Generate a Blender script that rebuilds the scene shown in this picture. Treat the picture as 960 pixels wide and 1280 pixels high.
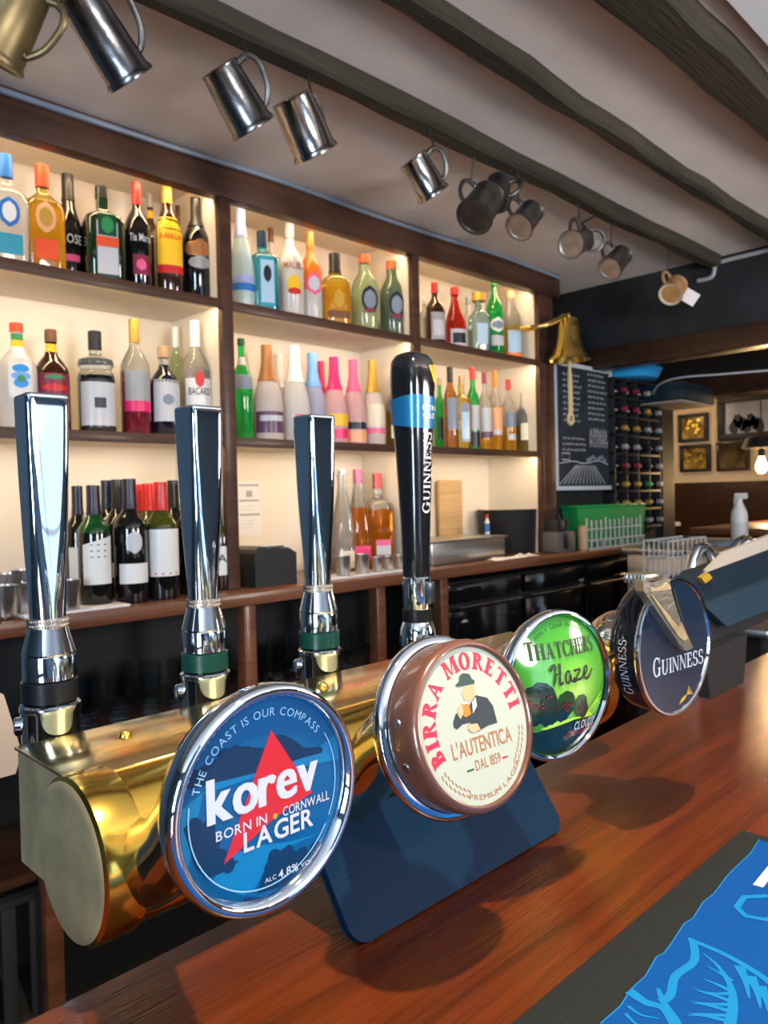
import bpy, bmesh, math, random
from mathutils import Vector, Matrix
random.seed(7)
PI = math.pi
for o in list(bpy.data.objects): bpy.data.objects.remove(o, do_unlink=True)
SC = bpy.context.scene
COL = SC.collection

# ------------------------------------------------------------------ camera
# world: X runs along the bar (away to the right), Y from the customer to the back shelves, Z up, floor at 0
F = 960.0
AX = Vector((0.71045591, 0.02929715, 0.70313162))     # world axes seen from the camera (right, up, forward)
AY = Vector((-0.70336609, -0.00307906, 0.71082112))
AZ = Vector((-0.02299002, 0.999566, -0.01841909))
EYE = Vector((0, 0, 1.40))
cam = bpy.data.cameras.new('camera'); cam_o = bpy.data.objects.new('camera', cam); COL.objects.link(cam_o)
cam.sensor_fit = 'VERTICAL'; cam.sensor_height = 36; cam.lens = F / 1280 * 36; cam.clip_start = .02
cam_o.matrix_world = Matrix(((AX[0], AX[1], -AX[2], EYE[0]), (AY[0], AY[1], -AY[2], EYE[1]), (AZ[0], AZ[1], -AZ[2], EYE[2]), (0, 0, 0, 1)))
cam.dof.use_dof = True; cam.dof.focus_distance = .56; cam.dof.aperture_fstop = 15
SC.camera = cam_o
def cv(r, u, f): return Vector((AX[0]*r+AX[1]*u+AX[2]*f, AY[0]*r+AY[1]*u+AY[2]*f, AZ[0]*r+AZ[1]*u+AZ[2]*f))
def at(px, py, X=None, Y=None, Z=None):
    """survey of the photograph: the point of the world plane X, Y or Z = const that a pixel shows"""
    d = cv((px-480)/F, (640-py)/F, 1)
    t = (X-EYE[0])/d[0] if X is not None else (Y-EYE[1])/d[1] if Y is not None else (Z-EYE[2])/d[2]
    return EYE + d*t
def depth(p): q = p-EYE; return AX[2]*q[0]+AY[2]*q[1]+AZ[2]*q[2]

# ------------------------------------------------------------------ light, exposure
SC.view_settings.view_transform = 'Standard'; SC.view_settings.look = 'None'
SC.view_settings.exposure = 0.0; SC.view_settings.gamma = 1.0; SC.view_settings.use_curve_mapping = False
W = bpy.data.worlds.new('sky'); SC.world = W; W.use_nodes = True
W.node_tree.nodes['Background'].inputs[0].default_value = (.42, .68, 1, 1)
W.node_tree.nodes['Background'].inputs[1].default_value = 3.0
def area(name, loc, rot, sx, sy, power, col, spread=PI):
    l = bpy.data.lights.new(name, 'AREA'); l.shape = 'RECTANGLE'; l.size = sx; l.size_y = sy; l.energy = power; l.color = col; l.spread = spread
    o = bpy.data.objects.new(name, l); o.location = loc; o.rotation_euler = rot; COL.objects.link(o); return o
area('daylight_window', (1.30, -3.36, 1.32), (PI/2, 0, PI), 1.36, 1.72, 330, (.50, .76, 1))
area('daylight_window_left', (-2.66, -1.2, 1.55), (0, -PI/2, 0), 1.26, 1.3, 170, (.68, .84, 1))
def spot(name, loc, to, power, col, size=.9, rad=.02, blend=.6):
    l = bpy.data.lights.new(name, 'SPOT'); l.energy = power; l.color = col; l.spot_size = size; l.shadow_soft_size = rad; l.spot_blend = blend
    o = bpy.data.objects.new(name, l); o.location = loc; o.rotation_euler = (Vector(to)-Vector(loc)).to_track_quat('-Z', 'Y').to_euler(); COL.objects.link(o)
spot('bar_downlight', (.36, .02, 2.44), (.65, .40, 1.05), 150, (1, .76, .50), 1.5, .020)
spot('room_downlight', (1.6, -1.3, 2.44), (1.5, -1.2, 0), 70, (1, .84, .66), 2.4, .05)
spot('ceiling_fill', (.6, -1.9, 1.75), (.8, -1.0, 2.48), 230, (1, .89, .82), 2.7, .35, 1)  # unseen fill, added behind the customer only to brighten the ceiling
spot('ceiling_fill', (2.9, -1.5, 1.75), (2.7, -.6, 2.48), 230, (1, .89, .82), 2.7, .35, 1)  # second added fill for the ceiling, without a fitting
def bulb_light(name, loc, power, col, rad=.03):
    l = bpy.data.lights.new(name, 'POINT'); l.energy = power; l.color = col; l.shadow_soft_size = rad
    o = bpy.data.objects.new(name, l); o.location = loc; COL.objects.link(o)
SC.cycles.max_bounces = 10; SC.cycles.transmission_bounces = 8; SC.cycles.caustics_reflective = False; SC.cycles.caustics_refractive = False
SC.cycles.sample_clamp_indirect = 6

# ------------------------------------------------------------------ materials
MT = {}
def mat(name, col, rough=.5, metal=0, trans=0, emit=0, ecol=None, coat=0, ior=1.45, var=0, vscale=8, bump=0, bscale=60, alpha=1, stretch=None, spec=.5):
    if name in MT: return MT[name]
    m = bpy.data.materials.new(name); m.use_nodes = True; nt = m.node_tree; b = nt.nodes['Principled BSDF']
    I = b.inputs; c = (*col, 1)
    I['Base Color'].default_value = c; I['Roughness'].default_value = rough; I['Metallic'].default_value = metal
    I['Transmission Weight'].default_value = trans; I['IOR'].default_value = ior; I['Coat Weight'].default_value = coat; I['Coat Roughness'].default_value = .04
    I['Alpha'].default_value = alpha; I['Specular IOR Level'].default_value = spec
    if emit: I['Emission Color'].default_value = (*(ecol or col), 1); I['Emission Strength'].default_value = emit
    if var or bump:
        tc = nt.nodes.new('ShaderNodeTexCoord'); mp = nt.nodes.new('ShaderNodeMapping'); nt.links.new(tc.outputs['Object'], mp.inputs[0])
        if stretch: mp.inputs['Scale'].default_value = stretch
        if var:
            n = nt.nodes.new('ShaderNodeTexNoise'); n.inputs['Scale'].default_value = vscale; n.inputs['Detail'].default_value = 5; nt.links.new(mp.outputs[0], n.inputs['Vector'])
            r = nt.nodes.new('ShaderNodeValToRGB'); r.color_ramp.elements[0].position = .3; r.color_ramp.elements[1].position = .7
            r.color_ramp.elements[0].color = (*[max(0, x*(1-var)) for x in col], 1); r.color_ramp.elements[1].color = (*[min(1, x*(1+var)) for x in col], 1)
            nt.links.new(n.outputs['Fac'], r.inputs[0]); nt.links.new(r.outputs[0], I['Base Color'])
        if bump:
            n2 = nt.nodes.new('ShaderNodeTexNoise'); n2.inputs['Scale'].default_value = bscale; n2.inputs['Detail'].default_value = 4; nt.links.new(mp.outputs[0], n2.inputs['Vector'])
            bp = nt.nodes.new('ShaderNodeBump'); bp.inputs['Strength'].default_value = bump; bp.inputs['Distance'].default_value = .01
            nt.links.new(n2.outputs['Fac'], bp.inputs['Height']); nt.links.new(bp.outputs[0], I['Normal'])
    MT[name] = m; return m
def wood(name, c1, c2, rough=.4, coat=0, scale=(1.5, 26, 26), bump=.15, coat_r=.08, rvar=0):
    m = bpy.data.materials.new(name); m.use_nodes = True; nt = m.node_tree; b = nt.nodes['Principled BSDF']; L = nt.links
    tc = nt.nodes.new('ShaderNodeTexCoord'); mp = nt.nodes.new('ShaderNodeMapping'); mp.inputs['Scale'].default_value = scale; L.new(tc.outputs['Object'], mp.inputs[0])
    n = nt.nodes.new('ShaderNodeTexNoise'); n.inputs['Scale'].default_value = 1.0; n.inputs['Detail'].default_value = 8; n.inputs['Roughness'].default_value = .62; n.inputs['Distortion'].default_value = .6
    L.new(mp.outputs[0], n.inputs['Vector'])
    r = nt.nodes.new('ShaderNodeValToRGB'); r.color_ramp.elements[0].position = .32; r.color_ramp.elements[1].position = .70
    r.color_ramp.elements[0].color = (*c1, 1); r.color_ramp.elements[1].color = (*c2, 1)
    L.new(n.outputs['Fac'], r.inputs[0]); L.new(r.outputs[0], b.inputs['Base Color'])
    mp2 = nt.nodes.new('ShaderNodeMapping'); mp2.inputs['Scale'].default_value = (scale[0]*6, scale[1]*8, scale[2]*8); L.new(tc.outputs['Object'], mp2.inputs[0])
    n2 = nt.nodes.new('ShaderNodeTexNoise'); n2.inputs['Scale'].default_value = 1; n2.inputs['Detail'].default_value = 4; L.new(mp2.outputs[0], n2.inputs['Vector'])
    bp = nt.nodes.new('ShaderNodeBump'); bp.inputs['Strength'].default_value = bump; bp.inputs['Distance'].default_value = .004
    L.new(n2.outputs['Fac'], bp.inputs['Height']); L.new(bp.outputs[0], b.inputs['Normal'])
    if coat: L.new(bp.outputs[0], b.inputs['Coat Normal'])
    b.inputs['Roughness'].default_value = rough; b.inputs['Specular IOR Level'].default_value = .3; b.inputs['Coat Weight'].default_value = coat; b.inputs['Coat Roughness'].default_value = coat_r
    MT[name] = m; return m
wood('bar_wood', (.045, .0080, .0009), (.15, .028, .0026), .36, .42, (2.6, 46, 46), .22, .14)
wood('shelf_wood', (.050, .022, .014), (.105, .048, .030), .45, .1)
wood('counter_wood', (.10, .035, .018), (.22, .085, .042), .35, .3)
wood('old_beam', (.016, .0145, .010), (.048, .043, .031), .75, 0, (1.2, 14, 14), .9)
wood('dark_panel', (.022, .010, .006), (.06, .026, .014), .4, .3)
wood('floor_wood', (.26, .18, .12), (.46, .34, .23), .5, .1)
wood('pale_board', (.46, .29, .13), (.66, .45, .23), .6)
mat('plaster', (.85, .79, .77), .9, var=.05, vscale=3, bump=.35, bscale=7)
mat('plaster_daylit', (.66, .72, .76), .9, var=.04, vscale=3)
mat('cream', (.80, .72, .60), .75, var=.03, vscale=4)
mat('cream_wall', (.74, .60, .42), .85, var=.08, vscale=4)
mat('blue_wall', (.07, .12, .17), .7, var=.1, vscale=3); mat('black_wall', (.012, .015, .018), .6, var=.5, vscale=5, bump=.2, bscale=20)
mat('dark', (.012, .014, .017), .5); mat('black_gloss', (.006, .007, .009), .12, coat=.6)
mat('chrome', (.70, .79, .88), .035, 1); mat('chrome_soft', (.62, .64, .67), .22, 1); mat('knurl', (.36, .35, .32), .35, 1)
mat('steel', (.60, .60, .60), .3, 1, var=.12, vscale=20, stretch=(20, 20, 1)); mat('pewter', (.20, .205, .215), .25, 1, var=.3, vscale=30, bump=.08, bscale=60)
mat('pewter_bright', (.42, .41, .40), .18, 1, var=.15, vscale=24, bump=.05, bscale=60); mat('dark_iron', (.05, .05, .05), .5, .8)
mat('pewter_dark', (.13, .13, .125), .38, .9, var=.35, vscale=24, bump=.1, bscale=40)
mat('pewter_base', (.50, .46, .42), .38, .85, var=.25, vscale=30)
mat('brass', (.84, .55, .10), .17, 1, var=.06, vscale=14); mat('brass_dull', (.58, .47, .27), .42, .75, var=.22, vscale=30, bump=.06, bscale=40)
mat('brass_top', (.90, .70, .32), .16, 1, var=.08, vscale=16)
mat('brass_bell', (.80, .58, .18), .26, 1); mat('tap_green', (.004, .042, .034), .3, spec=.35); mat('tap_black', (.005, .007, .010), .35, spec=.25)
mat('led', (1, .8, .5), emit=62, ecol=(1, .74, .42))
mat('white', (.82, .82, .82), .5); mat('paper', (.78, .77, .75), .7); mat('ink', (.015, .015, .018), .5)
mat('leather', (.0012, .015, .042), .40, bump=.2, bscale=420, spec=.10)
mat('rubber', (.015, .019, .021), .85, spec=.2, bump=.2, bscale=300); mat('runner_blue', (.001, .058, .26), .8, spec=.15, bump=.12, bscale=500); mat('runner_light', (.006, .17, .44), .8, spec=.15); mat('runner_white', (.75, .74, .66), .7)
mat('green_plastic', (.01, .28, .07), .4); mat('blue_plastic', (.02, .33, .72), .4); mat('rack_grey', (.42, .46, .47), .45); mat('grey_plastic', (.10, .10, .105), .45)
mat('white_plastic', (.72, .74, .76), .4); mat('cloth_blue', (.16, .22, .30), .9, var=.4, vscale=30); mat('chalk', (.62, .66, .70), .9); mat('slate', (.015, .025, .038), .6, var=.4, vscale=7)
mat('board_frame', (.52, .58, .66), .5); mat('till_pale', (.36, .30, .25), .5); mat('screen_face', (.02, .05, .08), .3, coat=.3); mat('screen_dark', (.010, .022, .040), .3, coat=.3); mat('till_light', (.36, .34, .30), .5)
mat('gold_print', (.75, .52, .06), .35, .6); mat('harp_yellow', (.85, .72, .03), .35)
GLASSC = {'clear': (.93, .95, .94), 'aqua': (.55, .88, .92), 'cyan': (.08, .62, .90), 'green': (.02, .62, .12), 'lime': (.62, .90, .55), 'amber': (.92, .50, .03), 'gold': (.95, .70, .12),
          'orange': (1, .30, .02), 'red': (.60, .03, .02), 'pink': (.95, .42, .52), 'pale': (.93, .82, .80), 'blue': (.42, .55, .90), 'rust': (.72, .28, .08), 'wine': (.35, .03, .10)}
for k, c in GLASSC.items(): mat('g_'+k, c, .06, trans=.88, ior=1.36, coat=.3)
for k, c in {'clear': (.80, .78, .76), 'pink': (.85, .50, .52), 'blue': (.45, .50, .72), 'pale': (.80, .70, .66), 'white': (.84, .82, .80), 'orange': (.95, .22, .02), 'aqua': (.58, .78, .80)}.items(): mat('f_'+k, c, .35, trans=.35, ior=1.3, coat=.4)
mat('d_black', (.006, .006, .007), .08, coat=.5); mat('d_green', (.004, .030, .010), .07, trans=.3, coat=.6); mat('d_brown', (.035, .010, .004), .07, coat=.5); mat('d_navy', (.006, .008, .022), .08, coat=.5); mat('d_olive', (.11, .12, .01), .08, trans=.5, coat=.5)
mat('d_bottlegreen', (.01, .13, .03), .08, trans=.5, coat=.5)
PC = {'black': (.012, .012, .014), 'blue': (.02, .17, .55), 'navy': (.009, .013, .032), 'red': (.62, .02, .02), 'orange': (.95, .20, .02), 'redorange': (.78, .08, .02), 'yellow': (.90, .55, .02), 'gold': (.60, .36, .06), 'tan': (.50, .33, .18),
      'white': (.82, .82, .80), 'grey': (.35, .36, .38), 'lgrey': (.56, .58, .62), 'pink': (.85, .12, .30), 'hot': (.80, .02, .16), 'purple': (.12, .05, .11), 'brown': (.17, .07, .03), 'bronze': (.45, .20, .08), 'lav': (.36, .42, .78), 'sky': (.18, .42, .85),
      'green': (.02, .25, .08), 'dgreen': (.006, .05, .025), 'cream': (.80, .72, .55), 'maroon': (.22, .02, .05), 'silver': (.5, .5, .5), 'slate': (.20, .25, .33), 'teal': (.03, .30, .45), 'peach': (.85, .40, .20), 'ltblue': (.42, .62, .80), 'rubblue': (.02, .3, .8)}
for k, c in PC.items(): mat('p_'+k, c, .38, metal=.55 if k in ('bronze', 'gold', 'silver') else 0, coat=.15)

# ------------------------------------------------------------------ mesh helpers
class MB:
    def __init__(s): s.v = []; s.f = []; s.m = []; s.mats = []
    def mi(s, m):
        if m not in s.mats: s.mats.append(m)
        return s.mats.index(m)
    def add(s, vs, fs, m, xf=None):
        n = len(s.v); k = s.mi(m)
        s.v += [xf @ Vector(p) if xf is not None else Vector(p) for p in vs]
        for f in fs: s.f.append([i+n for i in f]); s.m.append(k)
        return s
    def box(s, c, d, m, bev=0, xf=None, seg=2):
        bm = bmesh.new(); bmesh.ops.create_cube(bm, size=1)
        for v in bm.verts: v.co = Vector((v.co.x*d[0]+c[0], v.co.y*d[1]+c[1], v.co.z*d[2]+c[2]))
        if bev: bmesh.ops.bevel(bm, geom=list(bm.edges), offset=bev, segments=seg, affect='EDGES', profile=.5)
        bm.verts.index_update(); s.add([v.co.copy() for v in bm.verts], [[v.index for v in f.verts] for f in bm.faces], m, xf); bm.free(); return s
    def span(s, a, b, m, bev=0, xf=None): return s.box([(a[i]+b[i])/2 for i in range(3)], [abs(b[i]-a[i]) for i in range(3)], m, bev, xf)
    def lathe(s, prof, m, seg=24, xf=None, n=2, sy=1, mfun=None):
        """rings (r, z) or (r, z, exponent) about Z"""
        vs = []; fs = []; ms = []
        for p in prof:
            e = p[2] if len(p) > 2 else n
            for i in range(seg):
                a = 2*PI*(i+.5)/seg; c, q = math.cos(a), math.sin(a)
                k = (abs(c)**e+abs(q)**e)**(-1/e)
                vs.append((p[0]*c*k, p[0]*q*k*sy, p[1]))
        for j in range(len(prof)-1):
            for i in range(seg):
                i2 = (i+1) % seg
                fs.append((j*seg+i, j*seg+i2, (j+1)*seg+i2, (j+1)*seg+i)); ms.append((prof[j][1]+prof[j+1][1])/2)
        nb = len(s.f); s.add(vs, fs, m, xf)
        if mfun:
            for i, z in enumerate(ms): s.m[nb+i] = s.mi(mfun(z))
        return s
    def tube(s, path, r, m, seg=10, closed=False, caps=True):
        P = [Vector(p) for p in path]; n = len(P); R = r if isinstance(r, (list, tuple)) else [r]*n
        up = Vector((0, 0, 1)); vs = []; fs = []; prev = None
        for i in range(n):
            t = (P[(i+1) % n]-P[i-1]) if closed else (P[min(i+1, n-1)]-P[max(i-1, 0)]); t.normalize()
            if prev is None: a = t.cross(up if abs(t.z) < .9 else Vector((1, 0, 0)))
            else: a = prev-t*prev.dot(t)
            a.normalize(); prev = a; b = t.cross(a)
            for k in range(seg): w = 2*PI*k/seg; vs.append(P[i]+a*math.cos(w)*R[i]+b*math.sin(w)*R[i])
        for j in range(n if closed else n-1):
            for k in range(seg): k2 = (k+1) % seg; j2 = (j+1) % n; fs.append((j*seg+k, j*seg+k2, j2*seg+k2, j2*seg+k))
        if caps and not closed: fs.append(tuple(range(seg))[::-1]); fs.append(tuple((n-1)*seg+k for k in range(seg)))
        return s.add(vs, fs, m)
    def prism(s, poly, d0, d1, m, fn=None):
        """outline (u, v) extruded from d0 to d1; fn(u, v, d) -> point, default the XZ plane facing -Y"""
        fn = fn or (lambda u, v, d: (u, d, v)); n = len(poly)
        vs = [fn(u, v, d0) for u, v in poly]+[fn(u, v, d1) for u, v in poly]
        fs = [tuple(range(n)), tuple(range(2*n-1, n-1, -1))]+[(i, i+n, (i+1) % n+n, (i+1) % n) for i in range(n)]
        return s.add(vs, fs, m)
    def flat(s, tris, m, fn):
        """2-D pieces [(verts, faces)] mapped by fn(u, v) -> point"""
        for vs, fs in tris: s.add([fn(*p) for p in vs], fs, m)
        return s
    def mesh(s, name, smooth=True, ang=35):
        me = bpy.data.meshes.new(name); me.from_pydata([tuple(v) for v in s.v], [], s.f)
        for m in s.mats: me.materials.append(MT[m] if isinstance(m, str) else m)
        me.polygons.foreach_set('material_index', s.m)
        bm = bmesh.new(); bm.from_mesh(me); bmesh.ops.remove_doubles(bm, verts=bm.verts, dist=1e-6); bmesh.ops.recalc_face_normals(bm, faces=bm.faces); bm.to_mesh(me); bm.free()
        if smooth: me.shade_smooth(); me.set_sharp_from_angle(angle=math.radians(ang))
        return me
def obj(name, mb, parent=None, loc=(0, 0, 0), smooth=True, ang=35, fix=True):
    o = bpy.data.objects.new(name, mb.mesh(name, smooth, ang) if isinstance(mb, MB) else mb); COL.objects.link(o); o.location = loc
    if parent: o.parent = parent
    return o
def tag(o, label, cat, group=None, kind=None):
    if label: o['label'] = label
    if cat: o['category'] = cat
    if group: o['group'] = group
    if kind: o['kind'] = kind
    return o
def thing(name, label, cat, loc=(0, 0, 0), rz=0, group=None):
    o = bpy.data.objects.new(name, None); o.empty_display_size = .05; COL.objects.link(o); o.location = loc; o.rotation_euler = (0, 0, rz)
    return tag(o, label, cat, group)
def struct(name, mb, parent=None, smooth=True):
    o = obj(name, mb, parent, smooth=smooth)
    if not parent: o['kind'] = 'structure'
    return o
def dup(root, loc, rz=None, label=None):
    r = root.copy(); COL.objects.link(r); r.location = loc
    if rz is not None: r.rotation_euler = (0, 0, rz)
    if label: r['label'] = label
    for ch in list(root.children):
        c = ch.copy(); COL.objects.link(c); c.parent = r
        for g in list(ch.children): d = g.copy(); COL.objects.link(d); d.parent = c
    return r
def B(): return MB()

# ---- 2-D lettering: the built-in face, and a serif face drawn from strokes
_tc = {}
def glyphs(body, off=0.0):
    k = (body, off)
    if k not in _tc:
        c = bpy.data.curves.new('t', 'FONT'); c.body = body; c.size = 1; c.offset = off; c.resolution_u = 3; c.fill_mode = 'FRONT'
        o = bpy.data.objects.new('t', c); COL.objects.link(o); dg = bpy.context.evaluated_depsgraph_get()
        me = bpy.data.meshes.new_from_object(o.evaluated_get(dg)); vs = [(v.co.x, v.co.y) for v in me.vertices]; fs = [tuple(p.vertices) for p in me.polygons]
        bpy.data.objects.remove(o); bpy.data.meshes.remove(me); bpy.data.curves.remove(c); _tc[k] = (vs, fs)
    return [_tc[k]]
def ring(cx, cy, rx, ry, tx, ty, a0, a1, n=16):
    vs = []; fs = []
    for i in range(n+1):
        a = math.radians(a0+(a1-a0)*i/n); c, q = math.cos(a), math.sin(a)
        vs += [(cx+rx*c, cy+ry*q), (cx+(rx-tx)*c, cy+(ry-ty)*q)]
    for i in range(n): fs.append((2*i, 2*i+1, 2*i+3, 2*i+2))
    return (vs, fs)
def quad(*p): return (list(p), [tuple(range(len(p)))])
def rc(x0, y0, x1, y1): return quad((x0, y0), (x1, y0), (x1, y1), (x0, y1))
def serif(ch, T=.17, t=.075, s=.06):
    """pieces and width of a roman capital of height 1"""
    def stem(x, w=T, b=True, u=True, e=.07):
        r = [rc(x, 0, x+w, 1)]
        if b: r.append(rc(x-e, 0, x+w+e, s))
        if u: r.append(rc(x-e, 1-s, x+w+e, 1))
        return r
    def bar(x0, x1, y, w=t): return [rc(x0, y, x1, y+w)]
    def tick(x, y0, y1, w=.06): return [rc(x-w, y0, x, y1)]
    e = .07
    if ch == 'I': return stem(e), T+2*e
    if ch == 'G': return [ring(.42, .5, .42, .52, T, t, 45, 318, 24), rc(.64, .02, .64+T*.9, .42), rc(.54, .40, .90, .40+s), rc(.70, .66, .76, .98)], .92
    if ch == 'C': return [ring(.42, .5, .42, .52, T, t, 42, 318, 24), rc(.70, .64, .76, .98), rc(.70, .02, .76, .30)], .80
    if ch == 'O': return [ring(.42, .5, .42, .52, T, t, 0, 360, 28)], .84
    if ch == 'U': return [rc(e, .32, e+T, 1), rc(.0, 1-s, T+2*e, 1), rc(.62, .32, .62+t, 1), rc(.54, 1-s, .80, 1), ring(e+(.62+t-e)/2, .34, (.62+t-e)/2, .36, T*.8, t, 180, 360, 16)], .82
    if ch == 'N': return [rc(e, 0, e+t, 1), rc(0, 0, t+2*e, s), rc(.66, 0, .66+t, 1), rc(.58, 1-s, .84, 1), quad((.0, 1), (e+.14, 1), (.66+t, 0), (.60, 0))], .84
    if ch == 'E': return stem(e)+bar(e, .60, 1-t)+bar(e, .64, 0)+bar(e, .48, .48)+tick(.60, .74, 1)+tick(.64, 0, .28)+tick(.48, .38, .64, .05), .68
    if ch == 'F': return stem(e)+bar(e, .58, 1-t)+bar(e, .46, .48)+tick(.58, .74, 1), .6
    if ch == 'L': return stem(e)+bar(e, .60, 0)+tick(.60, 0, .28), .64
    if ch == 'T': return stem(.30, u=False)+bar(0, .76, 1-t)+tick(.06, .72, 1)+tick(.76, .72, 1), .78
    if ch == 'H': return stem(e)+stem(.60)+bar(e, .7, .47), .60+T+e
    if ch == 'R': return stem(e)+[ring(.34, .74, .32, .27, T, t, -90, 90, 12)]+bar(e, .36, 1-t)+bar(e, .36, .47)+[quad((.34, .48), (.50, .50), (.84, 0), (.62, 0))], .82
    if ch == 'B': return stem(e)+[ring(.34, .75, .28, .25, T, t, -90, 90, 12), ring(.34, .27, .34, .27, T, t, -90, 90, 12)]+bar(e, .36, 1-t)+bar(e, .36, .48)+bar(e, .36, 0), .70
    if ch == 'A': return [quad((.08, 0), (.08+t, 0), (.44, 1), (.36, 1)), quad((.60, 0), (.60+T, 0), (.46, 1), (.34, 1)), rc(.2, .28, .64, .28+t), rc(0, 0, .26, s), rc(.54, 0, .86, s)], .86
    if ch == 'M': return [rc(e, 0, e+t, 1), rc(0, 0, t+2*e, s), rc(.78, 0, .78+T, 1), rc(.72, 0, .78+T+e, s), quad((e, 1), (e+T, 1), (.52, .08), (.44, .08)), quad((.78, 1), (.78+t, 1), (.52, .08), (.46, .08)), rc(0, 1-s, e+T, 1), rc(.76, 1-s, .78+T+e, 1)], 1.02
    if ch == 'S': return [ring(.32, .735, .28, .285, T*.85, t, 38, 268, 14), ring(.32, .265, .31, .285, T*.85, t, -142, 88, 14), rc(.52, .70, .57, .99), rc(.03, .02, .08, .30)], .66
    return [], .35
def sans(ch, off=0):
    if ch == ' ': return [], .3
    g = glyphs(ch, off); x0 = min(v[0] for v in g[0][0]); x1 = max(v[0] for v in g[0][0]); k = 1/.70
    return [([((x-x0)*k, y*k) for x, y in g[0][0]], g[0][1])], (x1-x0)*k
def line(text, face=sans, gap=.12, **kw):
    out = []; x = 0
    for ch in text:
        g, w = face(ch, **kw); out.append((g, x, w)); x += w+gap
    return out, x-gap
def setline(text, x0, x1, y0, h, face=sans, gap=.12, slope=0, big=None, **kw):
    """one line of lettering fitted between x0 and x1 on baseline y0, cap height h"""
    L, w = line(text, face, gap, **kw); k = (x1-x0)/w; res = []
    for n, (g, x, cw) in enumerate(L):
        hh = h*(big if big and n == 0 else 1)
        for vs, fs in g: res.append(([(x0+(x+a)*k, y0+b*hh+slope*((x+a)*k)) for a, b in vs], fs))
    return res
def arcline(text, cx, cy, r, a0, a1, h, face=sans, gap=.14, flip=False, **kw):
    """lettering round a circle from angle a0 to a1 (degrees)"""
    L, w = line(text, face, gap, **kw); res = []
    for g, x, cw in L:
        am = math.radians(a0+(a1-a0)*(x+cw/2)/w); k = abs(math.radians(a1-a0))*r/w
        rx, ry = (-math.sin(am), math.cos(am)) if flip else (math.sin(am), -math.cos(am)); ux, uy = -ry, rx
        for vs, fs in g:
            res.append(([(cx+r*math.cos(am)+(a-cw/2)*k*rx+b*h*ux, cy+r*math.sin(am)+(a-cw/2)*k*ry+b*h*uy) for a, b in vs], fs))
    return res
def ribbon(pts, w, closed=False):
    vs = []; fs = []; n = len(pts); W_ = w if isinstance(w, (list, tuple)) else [w]*n
    for i in range(n):
        a = pts[i-1] if (i or closed) else pts[0]; b = pts[(i+1) % n] if (i < n-1 or closed) else pts[-1]
        dx, dy = b[0]-a[0], b[1]-a[1]; l = math.hypot(dx, dy) or 1; nx, ny = -dy/l*W_[i]/2, dx/l*W_[i]/2
        vs += [(pts[i][0]+nx, pts[i][1]+ny), (pts[i][0]-nx, pts[i][1]-ny)]
    for i in range(n if closed else n-1): j = (i+1) % n; fs.append((2*i, 2*i+1, 2*j+1, 2*j))
    return (vs, fs)
def curve_pts(pts, n=6):
    out = []; N = len(pts)
    for i in range(N-1):
        p0, p1, p2, p3 = pts[max(i-1, 0)], pts[i], pts[i+1], pts[min(i+2, N-1)]
        for k in range(n):
            t = k/n
            out.append(tuple(.5*(2*p1[d]+(p2[d]-p0[d])*t+(2*p0[d]-5*p1[d]+4*p2[d]-p3[d])*t*t+(3*p1[d]-p0[d]-3*p2[d]+p3[d])*t**3) for d in range(len(p1))))
    return out+[tuple(pts[-1])]
def blob(cx, cy, rx, ry, n=20, wob=0, seed=0):
    rnd = random.Random(seed); return ([(cx+rx*math.cos(2*PI*i/n)*(1+rnd.uniform(-wob, wob)), cy+ry*math.sin(2*PI*i/n)*(1+rnd.uniform(-wob, wob))) for i in range(n)], [tuple(range(n))])

# ------------------------------------------------------------------ the room
CEIL = 2.48
struct('floor', B().span((-2.6, -3.3, -.1), (7.2, 4.2, 0), 'floor_wood'))
struct('ceiling', B().span((-2.6, -3.3, CEIL), (7.2, 4.2, CEIL+.12), 'plaster'))
struct('trim_1', B().span((-2.5, -.4, CEIL-.022), (3.62, .655, CEIL+.01), 'plaster_daylit'))  # window daylight on this ceiling strip is put into its pale blue colour
def beam(name, ya, yb, zb, seed):
    rnd = random.Random(seed); N = 46; vs = []; fs = []
    oa = ob = oz = 0
    for i in range(N+1):
        x = -2.5+6.12*i/N
        oa = .72*oa+rnd.uniform(-.007, .007); ob = .72*ob+rnd.uniform(-.007, .007); oz = .7*oz+rnd.uniform(-.004, .004)
        a, b, z = ya+oa, yb+ob, zb+oz
        vs += [(x, a+.004, CEIL+.02), (x, a, z+.012), (x, a-.010, z), (x, b+.010, z), (x, b, z+.010), (x, b-.004, CEIL+.02)]
    for i in range(N):
        for k in range(6): fs.append((i*6+k, i*6+(k+1) % 6, i*6+6+(k+1) % 6, i*6+6+k))
    fs += [tuple(range(6)), tuple(N*6+k for k in range(6))]
    return struct(name, B().add(vs, fs, 'old_beam'))
beam('ceiling_beam', 1.482, 1.424, 2.430, 3); beam('ceiling_beam', 1.158, 1.098, 2.438, 5); beam('ceiling_beam', .826, .716, 2.428, 9)
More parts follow.
